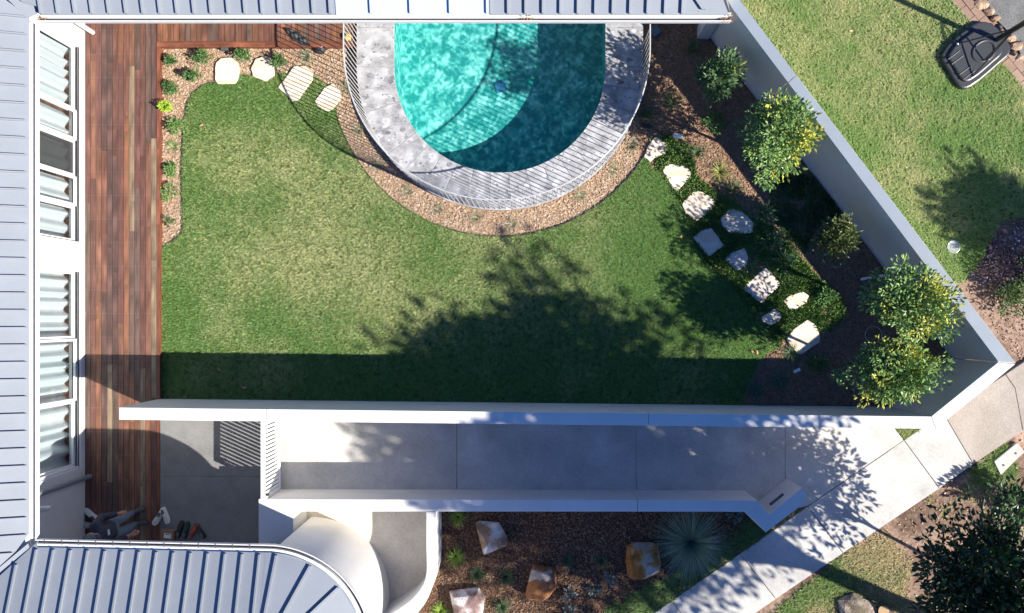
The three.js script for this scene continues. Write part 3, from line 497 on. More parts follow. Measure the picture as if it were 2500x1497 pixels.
  const arc = []; for (let i = 0; i <= 20; i++) { const a = i / 20 * Math.PI / 2; arc.push([RC.x + Math.sin(a) * 1.5, RC.z - Math.cos(a) * 1.5]); }
  gut([[XGo, ZTo + 0.012], [XGo, BL.z - 0.012]], 1); gut([[XGo + 0.012, ZTo], [xEndT + 0.02, ZTo]], -1);
  const { g: gb, off } = gut([[BL.x + 0.012, BL.z], ...arc, [RC.x + 1.5, 8.6]], 1);
  for (let u = 110; u < 640; u += 41.7) { const x = P(u, 0, EAVE).x, z = BL.z + (x - BL.x) * (BR.z - BL.z) / (BR.x - BL.x); part('bracket', box(x - 0.005, EAVE + 0.017, z - 0.004, x + 0.005, EAVE + 0.022, z + 0.06), M.trough, gb); }
  { // side gutter at the hipped end, dark
    part('side_gutter', mergeGeometries([slab([[xEndT + 0.03, ZTo], [xEndT + 0.13, ZTo - 0.05], [xEndT - 0.9, ZTo - 1.75], [xEndT - 1.0, ZTo - 1.7]], () => EAVE - 0.03, 0.03)]), M.darkGrey, house);
  }
  // post at the end of the top wing
  const pb = P(1716, 96, 0); const hw = 29 * SC / 2;
  part('post', box(pb.x - hw, -0.02, pb.z - 0.2, pb.x + hw, H1, pb.z), M.white, house);
  // slatted side door beside the rounded wall
  const door = sub('side_door', house); part('door_leaf', box(-4.3, -0.02, 3.62, -3.7, 2.4, 3.66), M.darkGrey, door);
  for (let x = -4.28; x < -3.74; x += 0.075) part('slat', box(x, 0.02, 3.595, x + 0.05, 2.38, 3.619, 'y'), M.pipeGrey, door);
}

// ---------------------------------------------------------------- boundary wall (tall) and low entry wall
{
  const bw = thing('boundary_wall', 'tall white rendered wall enclosing the garden on three sides', 'wall', P(2380, 940, 0));
  const on = (a, b, t) => [lerp(a[0], b[0], t), lerp(a[1], b[1], t)];
  const I = [[290, 995], [2274, 1017], [2437, 885], [1710, -80]], O = [[290, 1025], [2285, 1047], [2480, 888], [1746, -80]];
  const tU = (a, b, u) => (u - a[0]) / (b[0] - a[0]);
  const pan = (q) => part('wall_panel', prism(XZ(q, WALLH), -0.1, WALLH, 0.006), M.white, bw);
  const g = 0.6; // half joint in pixels
  const j1 = 650, j2 = 1584;
  const seg = (a, b, i) => [on(I[i], I[i + 1], tU(I[i], I[i + 1], a)), on(I[i], I[i + 1], tU(I[i], I[i + 1], b)), on(O[i], O[i + 1], tU(O[i], O[i + 1], b)), on(O[i], O[i + 1], tU(O[i], O[i + 1], a))];
  pan(seg(290, j1 - g, 0)); pan(seg(j1 + g, j2 - g, 0)); pan([on(I[0], I[1], tU(I[0], I[1], j2 + g)), [2273.4, 1017], [2284.4, 1047], on(O[0], O[1], tU(O[0], O[1], j2 + g))]);
  pan([[2274.6, 1016.6], [2436.5, 885.5], [2479, 889], [2285.8, 1046.6]]);
  pan([[2437, 884.4], [1923, 202], [1944.4, 183], [2480.2, 887]]); pan([[1922, 200.6], [1710, -80], [1746, -80], [1943.2, 181.6]]);

  const cap = std({ color: RGB(0.26, 0.305, 0.365), roughness: 0.55, map: tMetal });  // added strip whose colour stands in for shade on the wall top
  const cp = (q) => part('shade_strip', prism(XZ(q, WALLH + 0.014), WALLH + 0.002, WALLH + 0.014, 0.003), cap, bw).userData.label = 'blue-grey strip added for the shaded tone of the wall top';
  cp([[2437.5, 883], [1924.5, 202], [1944.6, 184], [2479, 886]]); cp([[1923.4, 200.4], [1712, -80], [1746.4, -80], [1943.6, 182.4]]);

  const lw = thing('entry_wall', 'low white rendered wall along the entry path ending in a letterbox pier', 'wall', P(1240, 1205, 0));
  const lp = (q) => part('wall_panel', prism(XZ(q, LOWH), -0.1, LOWH, 0.006), M.white, lw);
  lp([[631, 1219], [1556, 1221.4], [1556, 1249.4], [716, 1249], [716, 1480], [631, 1480]]);
  lp([[1557.2, 1221.4], [1848, 1222], [1878, 1256], [1958, 1191], [1970, 1217], [1962, 1230], [1870, 1300], [1818, 1250], [1557.2, 1249.4]]);
  // letter slot in the pier's inner face
  const a = P(1878, 1256, LOWH), b = P(1958, 1191, LOWH), dir = b.clone().sub(a).normalize(), nrm = new V3(dir.z, 0, -dir.x), c = a.clone().lerp(b, 0.40); c.y = 0.60; if (nrm.x > 0) nrm.multiplyScalar(-1);
  const slot = new THREE.BoxGeometry(0.28, 0.11, 0.02); slot.rotateY(-Math.atan2(dir.z, dir.x)); slot.translate(c.x + nrm.x * 0.004, c.y, c.z + nrm.z * 0.004);
  const s = part('letter_slot', slot, M.darkGrey, lw); const flap = new THREE.BoxGeometry(0.25, 0.012, 0.03); flap.rotateY(-Math.atan2(dir.z, dir.x)); flap.translate(c.x + nrm.x * 0.012, c.y + 0.01, c.z + nrm.z * 0.012); part('flap', flap, M.pipeGrey, lw);

  // curved kerb wall round the side court
  const inn = smoothLine(XZ([[1040.6, 1250.5], [1040.6, 1330], [1040.6, 1403], [1031, 1432], [1005, 1464], [954, 1500], [880, 1540]], LOWH - 0.004), 5), out = smoothLine(XZ([[1064, 1250.5], [1064, 1330], [1063, 1396], [1055, 1434], [1037, 1474], [1000, 1515], [940, 1560]], LOWH - 0.004), 5);
  tag(mesh('kerb_wall', toCreasedNormals(prism([...inn, ...out.reverse()], -0.1, LOWH - 0.004, 0.005), 0.5), M.white), 'curved white wall between side court and boulder bed', 'wall');
  structure('side_court_paving', prism(XZ([[640, 1225], [1045, 1225], [1045, 1405], [1000, 1470], [880, 1545], [640, 1545]]), -0.03, 0.02), M.concreteCream, 'cream concrete paving round the curved house wall', 'paving');
}
// ---------------------------------------------------------------- gate
{
  const x = P(684, 0, 0.05).x, z0 = 1.60, z1 = 2.885, top = 1.10, gt = thing('entry_gate', 'white metal gate of vertical slats across the entry path', 'gate', new V3(x, 0, (z0 + z1) / 2));
  part('top_rail', box(x - 0.03, top - 0.05, z0, x + 0.03, top, z1), M.frame, gt); part('bottom_rail', box(x - 0.03, 0.14, z0, x + 0.03, 0.2, z1), M.frame, gt);
  for (const z of [z0, z1 - 0.05]) part('stile', box(x - 0.028, 0.2, z, x + 0.028, top - 0.05, z + 0.05, 'y'), M.frame, gt);
  const n = 18; for (let i = 0; i < n; i++) { const z = lerp(z0 + 0.06, z1 - 0.11, i / (n - 1)); part('slat', box(x - 0.007, 0.2, z, x + 0.007, top - 0.05, z + 0.038, 'y'), M.frame, gt); }
  part('latch', box(x - 0.06, 0.98, z1 - 0.09, x + 0.07, 1.02, z1 - 0.055), M.black, gt);
}
// ---------------------------------------------------------------- paths
{
  const slabs = (name, label, list, mat, h = 0.03) => { const g = tag(sub(name, scene), label, 'path', null, 'structure'); taken[name] = 0; list.forEach(q => part('slab', prism(XZ(q, h), -0.06, h, 0.007), mat, g)); return g; };
  slabs('entry_path', 'pale concrete entry path between the two white walls', [
    [[640, 1010], [1114.6, 1010], [1114.6, 1205], [640, 1205]], [[1115.8, 1010], [1552.6, 1010], [1552.6, 1205], [1115.8, 1205]], [[1553.4, 1010], [1916.6, 1010], [1916.6, 1230], [1553.4, 1205]], [[1917.6, 1010], [2166, 1022], [2206, 1075], [1973, 1235], [1955, 1240], [1917.6, 1230]],
  ], M.concrete);
  const a = [234 / 284, -161 / 284], w = [[1973, 1236], [2058, 1350]];
  slabs('footpath', 'pale concrete footpath running diagonally past the letterbox pier', [
    [[1974, 1237], [2207, 1076], [2293, 1193], [2059, 1350]], [[2208.4, 1075], [2303, 1010], [2376, 1134], [2294.4, 1192]], [[1807.6, 1352], [1972.6, 1238], [2057.6, 1351], [1894.6, 1462]],
    [[1640, 1468], [1806.4, 1353], [1893.4, 1463], [1728, 1578]], [[1440, 1606], [1638.8, 1469], [1726.6, 1579], [1530, 1716]],
  ], M.concretePale);
  slabs('old_footpath', 'older brown concrete footpath beyond the wall corner', [[[2304, 1009], [2455, 915], [2478, 948], [2497, 1052], [2377.4, 1133]], [[2456, 914], [2640, 790], [2700, 900], [2498.4, 1051], [2479, 947]]], M.oldConcrete);
  structure('road', sheet(XZ([[2382, -120], [2420, 35], [2470, 85], [2520, 190], [2700, 420], [3200, 420], [3200, -400], [2382, -400]]), 0.006), M.asphalt, 'grey asphalt driveway at the far corner', 'road');
}

// ---------------------------------------------------------------- vegetation builders
class Leaves {
  constructor() { this.p = []; this.c = []; }
  // a folded leaf: base point, direction, side vector, length, width, colour
  leaf(b, d, s, len, w, col) {
    const n = new V3().crossVectors(d, s).normalize(), m = b.clone().addScaledVector(d, len * 0.5), t = b.clone().addScaledVector(d, len).addScaledVector(n, -len * 0.12), l = m.clone().addScaledVector(s, w / 2).addScaledVector(n, w * 0.15), r = m.clone().addScaledVector(s, -w / 2).addScaledVector(n, w * 0.15);
    for (const q of [b, r, t, b, t, l]) { this.p.push(q.x, q.y, q.z); this.c.push(...col); }
  }
  blade(b, a, len, rise, droop, w, col, seg = 3) { // a long strap: azimuth a, arching
    const cx = Math.cos(a), cz = Math.sin(a), sx = -cz * w / 2, sz = cx * w / 2; let pl, pr;
    for (let i = 0; i <= seg; i++) { const t = i / seg, k = 1 - t * 0.85, x = b.x + cx * len * t * Math.cos(rise), z = b.z + cz * len * t * Math.cos(rise), y = b.y + len * t * Math.sin(rise) - droop * t * t, l = [x + sx * k, y, z + sz * k], r = [x - sx * k, y, z - sz * k]; if (i) { for (const q of [pl, pr, r, pl, r, l]) { this.p.push(...q); this.c.push(...col); } } pl = l; pr = r; }
  }
  geo() { const g = new THREE.BufferGeometry(); g.setAttribute('position', new THREE.Float32BufferAttribute(this.p, 3)); g.setAttribute('color', new THREE.Float32BufferAttribute(this.c, 3)); g.computeVertexNormals(); return g; }
}
const randDir = (r, up = 0) => { const z = r() * 2 - 1, a = r() * 6.283, s = Math.sqrt(1 - z * z), v = new V3(s * Math.cos(a), z + up, s * Math.sin(a)); return v.normalize(); };
function fillClump(L, c, rad, n, len, r, col, outward, flat = 0.5) {
  for (let i = 0; i < n; i++) {
    const d = randDir(r), b = c.clone().addScaledVector(d, rad * Math.cbrt(r())), dir = d.clone().multiplyScalar(0.8).add(outward.clone().multiplyScalar(0.5)).add(new V3(0, flat * 0.5, 0)).add(randDir(r).multiplyScalar(0.7)).normalize();
    const s = new V3().crossVectors(dir, new V3(0, 1, 0).add(randDir(r).multiplyScalar(0.7))).normalize(); const l = len * (0.65 + r() * 0.6), j = 0.7 + r() * 0.6;
    L.leaf(b, dir, s, l, l * 0.46, [col[0] * j, col[1] * j, col[2] * j]);
  }
}
// tree: base point, crown centre and radii (metres), number of clumps, leaves per clump, leaf length, palette
function tree(name, label, category, base, centre, R, o) {
  const r = rngOf(o.seed), t = thing(name, label, category, base, o.group), L = new Leaves(), wood = [];
  const C = centre.clone().sub(base), tops = [];
  for (let i = 0; i < o.clumps; i++) {
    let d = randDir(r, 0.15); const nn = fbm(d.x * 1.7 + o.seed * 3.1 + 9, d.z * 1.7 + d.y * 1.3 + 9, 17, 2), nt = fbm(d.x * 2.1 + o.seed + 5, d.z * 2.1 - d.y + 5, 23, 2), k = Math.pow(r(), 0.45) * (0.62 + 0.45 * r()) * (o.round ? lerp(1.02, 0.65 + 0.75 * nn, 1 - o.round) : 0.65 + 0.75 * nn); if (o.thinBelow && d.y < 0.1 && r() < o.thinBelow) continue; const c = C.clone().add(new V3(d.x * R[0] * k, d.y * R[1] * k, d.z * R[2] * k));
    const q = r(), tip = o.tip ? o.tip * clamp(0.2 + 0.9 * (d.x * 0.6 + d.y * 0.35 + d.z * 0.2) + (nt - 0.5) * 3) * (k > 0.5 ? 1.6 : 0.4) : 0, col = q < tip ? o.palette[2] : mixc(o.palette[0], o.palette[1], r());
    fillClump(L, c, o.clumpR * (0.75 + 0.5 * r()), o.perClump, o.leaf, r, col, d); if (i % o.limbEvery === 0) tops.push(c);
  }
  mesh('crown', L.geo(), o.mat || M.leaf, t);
  const trunkTop = C.clone().setY(Math.max(0.2, C.y - R[1] * 0.35)); wood.push(rod(new V3(0, -0.03, 0), trunkTop, o.trunk, o.trunk * 0.6, 7));
  for (const c of tops) { const s = new V3().lerp(trunkTop, 0.5 + 0.5 * r()); wood.push(rod(s, c, o.trunk * 0.42, o.trunk * 0.12, 5)); }
  mesh('trunk', mergeGeometries(wood), M.bark, t); return t;
}
function shrub(name, label, px, h, R, o) { // low leafy plant; px on the ground
  const r = rngOf(o.seed), b = P(px[0], px[1], 0), t = thing(name, label, o.category || 'plant', new V3(b.x, 0, b.z), o.group), L = new Leaves();
  for (let i = 0; i < o.clumps; i++) { const d = randDir(r, 0.4), k = Math.pow(r(), 0.5), c = new V3(d.x * R * k, h * 0.5 + d.y * h * 0.45 * k, d.z * R * k); fillClump(L, c, R * 0.34, o.perClump, o.leaf, r, mixc(o.palette[0], o.palette[1], r()), d); }
  mesh('leaves', L.geo(), o.mat || M.leafMatte, t);
  const st = []; for (let i = 0; i < 4; i++) { const a = r() * 6.28; st.push(rod(new V3(0, -0.02, 0), new V3(Math.cos(a) * R * 0.5, h * 0.7, Math.sin(a) * R * 0.5), 0.006, 0.003, 4)); } mesh('stem', mergeGeometries(st), M.bark, t); return t;
}
function spiky(name, label, px, n, len, w, o) { // strap-leaved rosette or tussock
  const r = rngOf(o.seed), b = P(px[0], px[1], 0), t = thing(name, label, o.category || 'plant', new V3(b.x, 0, b.z), o.group), L = new Leaves();
  for (let i = 0; i < n; i++) { const a = r() * 6.283, q = r(), l = len * (0.6 + 0.5 * r()), rise = lerp(o.rise[0], o.rise[1], q), c = mixc(o.palette[0], o.palette[1], r()); L.blade(new V3(Math.cos(a) * 0.02, (o.y || 0.01), Math.sin(a) * 0.02), a, l, rise, l * o.droop * (0.6 + 0.8 * r()), w, c); }
  mesh('leaves', L.geo(), o.mat || M.leafMatte, t);
  if (o.trunk) mesh('trunk', rod(new V3(0, -0.03, 0), new V3(0, o.y, 0), o.trunk, o.trunk * 0.9, 10), M.bark, t);
  return t;
}
// ---------------------------------------------------------------- garden trees
{
  const glossy = [[0.085, 0.175, 0.05], [0.20, 0.32, 0.085], [0.42, 0.43, 0.07]], dark = [[0.045, 0.10, 0.04], [0.10, 0.18, 0.07], [0.2, 0.24, 0.05]];
  const gp = (u, v, h) => { const p = P(u, v, h); return [new V3(p.x, 0, p.z), p]; };
  const T = (u, v, h, R, label, o) => { const [b, c] = gp(u, v, h); return tree('garden_tree', label, 'tree', b, c, R, Object.assign({ limbEvery: 9, trunk: 0.032, leaf: 0.078, clumpR: 0.13, perClump: 32, palette: glossy, tip: 0.22, group: 'small glossy-leaved trees in the garden bed' }, o)); };
  T(1900, 332, 1.85, [0.58, 1.15, 0.64], 'dense glossy garden tree with yellow tips beside the diagonal wall', { seed: 1, clumps: 205 });
  T(1753, 186, 1.05, [0.30, 0.65, 0.32], 'small dark glossy tree near the white post', { seed: 2, clumps: 80, palette: dark, tip: 0.02, trunk: 0.02 });
  T(2042, 578, 1.1, [0.24, 0.5, 0.33], 'sparse olive-leaved sapling against the diagonal wall', { seed: 3, clumps: 58, palette: [[0.05, 0.085, 0.025], [0.12, 0.15, 0.045], [0.22, 0.24, 0.05]], tip: 0.15, trunk: 0.018 });
  T(2228, 738, 2.05, [0.72, 0.75, 0.52], 'yellow-tipped garden tree leaning over the wall top', { seed: 4, clumps: 150, tip: 0.32 });
  T(2188, 908, 1.95, [0.74, 0.70, 0.52], 'yellow-tipped garden tree in the corner of the walls', { seed: 5, clumps: 190, tip: 0.32 });
  // street trees
  const st = [[0.016, 0.045, 0.018], [0.036, 0.085, 0.028], [0.10, 0.22, 0.03]];
  { const [b, c] = [P(2350, 1405, 0), P(2428, 1428, 2.45)]; tree('street_tree', 'low dark-leaved street tree beside the footpath', 'tree', b, c, [1.15, 1.0, 1.15], { seed: 6, limbEvery: 8, trunk: 0.035, leaf: 0.125, clumpR: 0.24, perClump: 34, clumps: 190, palette: st, tip: 0.16 }); }
  { const [b, c] = gp(2500, 1240, 0.45); tree('street_sapling', 'dark-leaved sapling cut by the frame above the low street tree', 'tree', b, c, [0.36, 0.4, 0.36], { seed: 7, limbEvery: 8, trunk: 0.03, leaf: 0.11, clumpR: 0.14, perClump: 26, clumps: 36, palette: st, tip: 0.05 }); }
  { const b = P(2500, 1615, 0); tree('tall_street_tree', 'tall spreading street tree shading the lawn and entry path', 'tree', b, new V3(b.x, 6.75, b.z), [2.75, 2.3, 2.9], { seed: 18, limbEvery: 14, trunk: 0.17, leaf: 0.19, clumpR: 0.5, perClump: 60, clumps: 560, palette: st, tip: 0, thinBelow: 0.35, round: 0.6 }); }
  { const b = P(3070, 812, 0); tree('tall_street_tree', 'street tree shading the outer lawn beyond the corner', 'tree', b, new V3(b.x, 4.0, b.z), [0.85, 0.8, 0.8], { seed: 9, limbEvery: 8, trunk: 0.09, leaf: 0.16, clumpR: 0.3, perClump: 46, clumps: 60, palette: st, tip: 0 }); }
}
// ---------------------------------------------------------------- bed planting
{
  const gr = [[0.05, 0.13, 0.035], [0.10, 0.21, 0.055]], lime = [[0.25, 0.42, 0.03], [0.40, 0.55, 0.06]], mid = [[0.10, 0.22, 0.05], [0.17, 0.30, 0.08]];
  const B = 'young plants in the deck-side bed', S = (l, px, h, R, o) => shrub('bedding_plant', l, px, h, R, Object.assign({ clumps: 16, perClump: 16, leaf: 0.045, palette: gr, group: B }, o));
  S('small green bush in the corner of the timber border', [422, 152], 0.2, 0.085, { seed: 41 }); S('dense round dark green bush by the black garden light', [498, 144], 0.25, 0.125, { seed: 42, clumps: 26 }); S('dark green bush between stepping stones and deck corner', [476, 188], 0.24, 0.115, { seed: 43, clumps: 24 });
  S('dark green bush against the deck, above the lime one', [423, 217], 0.24, 0.115, { seed: 44, clumps: 22 }); S('bright lime-green plant with dark shadow on the deck', [411, 268], 0.30, 0.085, { seed: 45, palette: lime, leaf: 0.06 }); S('spreading mid-green plant below the lime one', [434, 312], 0.2, 0.15, { seed: 46, palette: mid, clumps: 24 });
  spiky('bedding_plant', 'grassy light green tuft in the middle of deck bed', [424, 357], 60, 0.16, 0.008, { seed: 47, rise: [0.3, 1.3], droop: 0.3, palette: mid, group: B });
  S('soft green plant third from the bed end', [421, 417], 0.18, 0.12, { seed: 48, palette: mid, clumps: 20 }); S('loose light green plant second from the bed end', [418, 472], 0.16, 0.14, { seed: 49, palette: mid, clumps: 16 }); S('thin dark seedling at the tapering bed end', [420, 541], 0.2, 0.075, { seed: 50, clumps: 9, perClump: 9 });
  S('dense green bush between the first two stepping stones', [598, 139], 0.25, 0.12, { seed: 51, clumps: 24 }); S('green bush right of the second stepping stone', [682, 152], 0.26, 0.11, { seed: 52, clumps: 20 });
  const tuftP = [[0.16, 0.19, 0.10], [0.28, 0.29, 0.17]];
  spiky('grass_tuft', 'grey-green grass tuft under fence shadow by the deck', [748, 138], 70, 0.2, 0.007, { seed: 53, rise: [0.3, 1.3], droop: 0.3, palette: [[0.14, 0.22, 0.12], [0.24, 0.32, 0.2]], group: 'tufts in the pool mulch' });
  const ords = ['first', 'second', 'third', 'fourth', 'fifth', 'sixth', 'seventh', 'eighth', 'ninth'];
  [[846, 215], [876, 318], [921, 405], [996, 468], [1072, 512], [1163, 531], [1250, 548], [1418, 478], [1497, 415]].forEach((p, i) => spiky('grass_tuft', `${ords[i]} pale grass tuft along the pool mulch ring from the deck`, p, 60, 0.2, 0.006, { seed: 60 + i, rise: [0.25, 1.3], droop: 0.3, palette: tuftP, group: 'tufts in the pool mulch' }));
  spiky('grass_tuft', 'pale tuft beside the right-hand pool mulch end', [1544, 358], 50, 0.17, 0.007, { seed: 70, rise: [0.25, 1.2], droop: 0.3, palette: tuftP, group: 'tufts in the pool mulch' });
  // right bed
  const ag = [[0.06, 0.13, 0.05], [0.16, 0.27, 0.11]], R2 = 'strap-leaved plants in the shaded bed';
  [[1866, 520, 'spiky green rosette beside the broad dappled stone'], [1882, 588, 'spiky green rosette in the middle of ground cover'], [1912, 638, 'largest spiky rosette above the diamond stepping stone']].forEach(([u, v, l], i) => spiky('spiky_plant', l, [u, v], 70, 0.30 + i * 0.03, 0.022, { seed: 80 + i, rise: [0.2, 1.25], droop: 0.22, palette: ag, group: R2, mat: M.leaf }));
  [[1690, 120, 'dark strap-leaved tussock near the white post base'], [1578, 280, 'green tussock at the fence edge in dappled sun'], [1700, 375, 'olive tussock above the wedge stepping stone'], [1758, 420, 'yellow-green tussock on sunlit mulch'], [1790, 460, 'thin tussock below the yellow-green one'], [1640, 250, 'dark tussock in shade beside the pool fence'], [1930, 860, 'dark tussock below the last stepping stone']].forEach(([u, v, l], i) => spiky('tussock', l, [u, v], 90, 0.27, 0.010, { seed: 90 + i, rise: [0.25, 1.3], droop: 0.3, palette: i === 3 ? [[0.18, 0.22, 0.05], [0.32, 0.33, 0.09]] : [[0.05, 0.10, 0.04], [0.11, 0.17, 0.07]], group: R2 }));
  [[1840, 955, 'blue-green bushy plant at the shaded lawn end'], [1905, 925, 'blue-green bushy plant by the white marker'], [1990, 890, 'dark bushy plant in deep corner shade'], [2010, 720, 'leafy green plant right of the ground cover'], [1740, 300, 'dark bushy plant under the dense garden tree']].forEach(([u, v, l], i) => shrub('bed_shrub', l, [u, v], 0.25, 0.18, { seed: 110 + i, clumps: 22, perClump: 16, leaf: 0.05, palette: i < 2 ? [[0.06, 0.12, 0.09], [0.12, 0.2, 0.15]] : gr, group: R2 }));
}
// ground cover of small leaves between the stones
{
  const L = new Leaves(), r = rngOf(131); for (let i = 0; i < 10; i++) { const d = randDir(r, 1.0), b = new V3((r() - 0.5) * 0.05, r() * 0.03, (r() - 0.5) * 0.05), s = new V3(-d.z, 0, d.x).normalize(); L.leaf(b, d, s, 0.032 + r() * 0.015, 0.02, [1, 1, 1]); }
  const poly = smoothPoly(XZ([[1585, 345], [1640, 335], [1690, 375], [1700, 430], [1745, 470], [1800, 500], [1850, 540], [1900, 560], [1960, 640], [2050, 735], [2062, 775], [2010, 810], [1950, 785], [1900, 840], [1866, 795], [1785, 702], [1716, 640], [1684, 560], [1662, 500], [1622, 438]]), 3);
  const cut = (x, z, d) => !onStone(x, z) && fbm(x * 2.2, z * 2.2, 401, 3) + (d - 0.5) * 0.25 > 0.36;
  scatter('ground_cover', L.geo(), phys({ roughness: 0.5, side: THREE.DoubleSide, color: RGB(1, 1, 1) }), poly, 1500, 41, (x, z, d) => mixc([0.07, 0.15, 0.035], [0.22, 0.34, 0.09], clamp(fbm(x * 3, z * 3, 411, 3) * 1.3 - 0.3 + (d - 0.5) * 0.6)), (x, z, c) => 0.8 + c * 0.7, 0.005, 'small-leaved green ground cover among the stepping stones', 'ground cover', cut);
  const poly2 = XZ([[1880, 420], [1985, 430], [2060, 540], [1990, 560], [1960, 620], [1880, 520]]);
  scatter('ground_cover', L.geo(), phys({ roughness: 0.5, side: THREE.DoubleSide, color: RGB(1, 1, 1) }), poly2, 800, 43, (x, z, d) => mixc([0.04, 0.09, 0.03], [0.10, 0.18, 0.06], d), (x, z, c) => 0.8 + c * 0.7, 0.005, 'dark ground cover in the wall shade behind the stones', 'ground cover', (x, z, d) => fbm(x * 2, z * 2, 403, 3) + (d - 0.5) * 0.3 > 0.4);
  // grass wedge and strip by the footpath
  const g = tuftGeo(15, 8, 0.08, 0.008, 0.035);
  const w1 = XZ([[1835, 1262], [1880, 1298], [1640, 1466], [1440, 1604], [1380, 1640], [1500, 1470], [1650, 1400], [1760, 1330]]);
  scatter('strip_grass', g, grassMat, w1, 900, 45, (x, z, d) => mixc([0.07, 0.15, 0.03], [0.2, 0.3, 0.08], clamp(fbm(x * 2, z * 2, 421, 3) + (d - 0.5) * 0.5 - 0.2)), (x, z, c) => 0.7 + c * 0.7, 0.0, 'dark grass strip between boulder bed and footpath', 'grass', (x, z, d) => d < 0.85);
  scatter('corner_grass', g, grassMat, XZ([[2168, 1020], [2250, 1020], [2262, 1038], [2208, 1074]]), 1200, 46, (x, z, d) => mixc([0.12, 0.2, 0.04], [0.3, 0.33, 0.12], d), (x, z, c) => 0.7 + c * 0.5, 0.0, 'small grass wedge where path meets wall corner', 'grass');
  scatter('joint_grass', g, grassMat, XZ([[1873, 1290], [1950, 1232], [1972, 1238], [1885, 1302]]), 700, 48, (x, z, d) => mixc([0.2, 0.2, 0.08], [0.3, 0.28, 0.13], d), () => 0.6, 0.0, 'sparse grass along the foot of letterbox pier', 'grass');
  // verge below the footpath: dry patchy grass
  const vg = XZ([[1760, 1600], [2060, 1356], [2296, 1196], [2378, 1138], [2500, 1056], [2640, 960], [2640, 1640], [1760, 1640]]);
  scatter('patchy_grass', g, grassMat, vg, 1100, 47, (x, z, d) => { const [u, v] = pxOf(x, z), n = fbm(x * 1.6, z * 1.6, 431, 4); return mixc([0.13, 0.22, 0.045], [0.42, 0.34, 0.17], clamp((n - 0.42) * 3 + (d - 0.5) * 0.9 + 0.25 - 0.5 * blob(u, v, 2060, 1420, 90, 60) - 0.5 * blob(u, v, 2400, 1130, 60, 70))); }, (x, z, c) => 0.6 + c * 0.8, -0.03, 'patchy dry grass and clover on the street verge', 'grass', (x, z, d) => { const [u, v] = pxOf(x, z); return fbm(x * 1.5, z * 1.5, 441, 4) + 0.5 * blob(u, v, 2060, 1420, 120, 70) + 0.4 * blob(u, v, 2400, 1120, 90, 110) + (d - 0.5) * 0.2 + 0.3 * blob(u, v, 1950, 1480, 120, 60) - 0.3 * blob(u, v, 2230, 1290, 90, 50) > 0.60; });
}
// mulch chips and leaf litter as real flakes
{
  const chip = new THREE.BoxGeometry(0.024, 0.006, 0.011);
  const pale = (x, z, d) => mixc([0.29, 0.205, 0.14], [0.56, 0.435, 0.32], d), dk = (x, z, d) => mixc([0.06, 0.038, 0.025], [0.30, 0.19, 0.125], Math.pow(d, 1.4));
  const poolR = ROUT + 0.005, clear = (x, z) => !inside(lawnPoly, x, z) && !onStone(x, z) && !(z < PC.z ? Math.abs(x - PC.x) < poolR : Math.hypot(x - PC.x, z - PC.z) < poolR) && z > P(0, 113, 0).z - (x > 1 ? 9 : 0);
  const bedShadeTone = (x, z, d) => { const [u, v] = pxOf(x, z), k = u > 1560 ? 0.55 : 1, c = pale(x, z, d); return [c[0] * k * (k < 1 ? 1.08 : 1), c[1] * k * (k < 1 ? 0.9 : 1), c[2] * k * (k < 1 ? 0.85 : 1)]; };  // chips right of the pool coloured darker to deepen the shade there
  scatter('mulch_chips', chip, M.chip, gardenPoly, 2100, 51, bedShadeTone, (x, z, c) => 0.6 + c * 0.9, 0.004, 'bark chips scattered over the garden beds', 'mulch', clear);
  scatter('mulch_chips', chip, M.chip, XZ([[1066, 1215], [1830, 1222], [1870, 1290], [1600, 1480], [1420, 1600], [1040, 1600], [1066, 1420]]), 1500, 53, dk, (x, z, c) => 0.6 + c * 0.8, 0.004, 'dark bark chips over the boulder bed', 'mulch');
  scatter('leaf_litter', new THREE.BoxGeometry(0.028, 0.003, 0.014), M.chip, XZ([[1760, 1600], [2060, 1356], [2296, 1196], [2378, 1138], [2500, 1056], [2640, 960], [2640, 1640], [1760, 1640]]), 130, 55, (x, z, d) => mixc([0.25, 0.12, 0.06], [0.6, 0.48, 0.3], d), (x, z, c) => 0.5 + c * 0.7, -0.02, 'fallen dry leaves over the street verge', 'leaf litter');
  scatter('leaf_litter', new THREE.BoxGeometry(0.026, 0.003, 0.014), M.chip, XZ([[2345, 690], [2390, 640], [2440, 545], [2640, 520], [2640, 790], [2455, 905], [2490, 880]]), 500, 56, (x, z, d) => mixc([0.16, 0.09, 0.06], [0.46, 0.33, 0.27], d), (x, z, c) => 0.5 + c * 0.8, -0.02, 'brown leaf litter outside the wall corner', 'leaf litter');
}
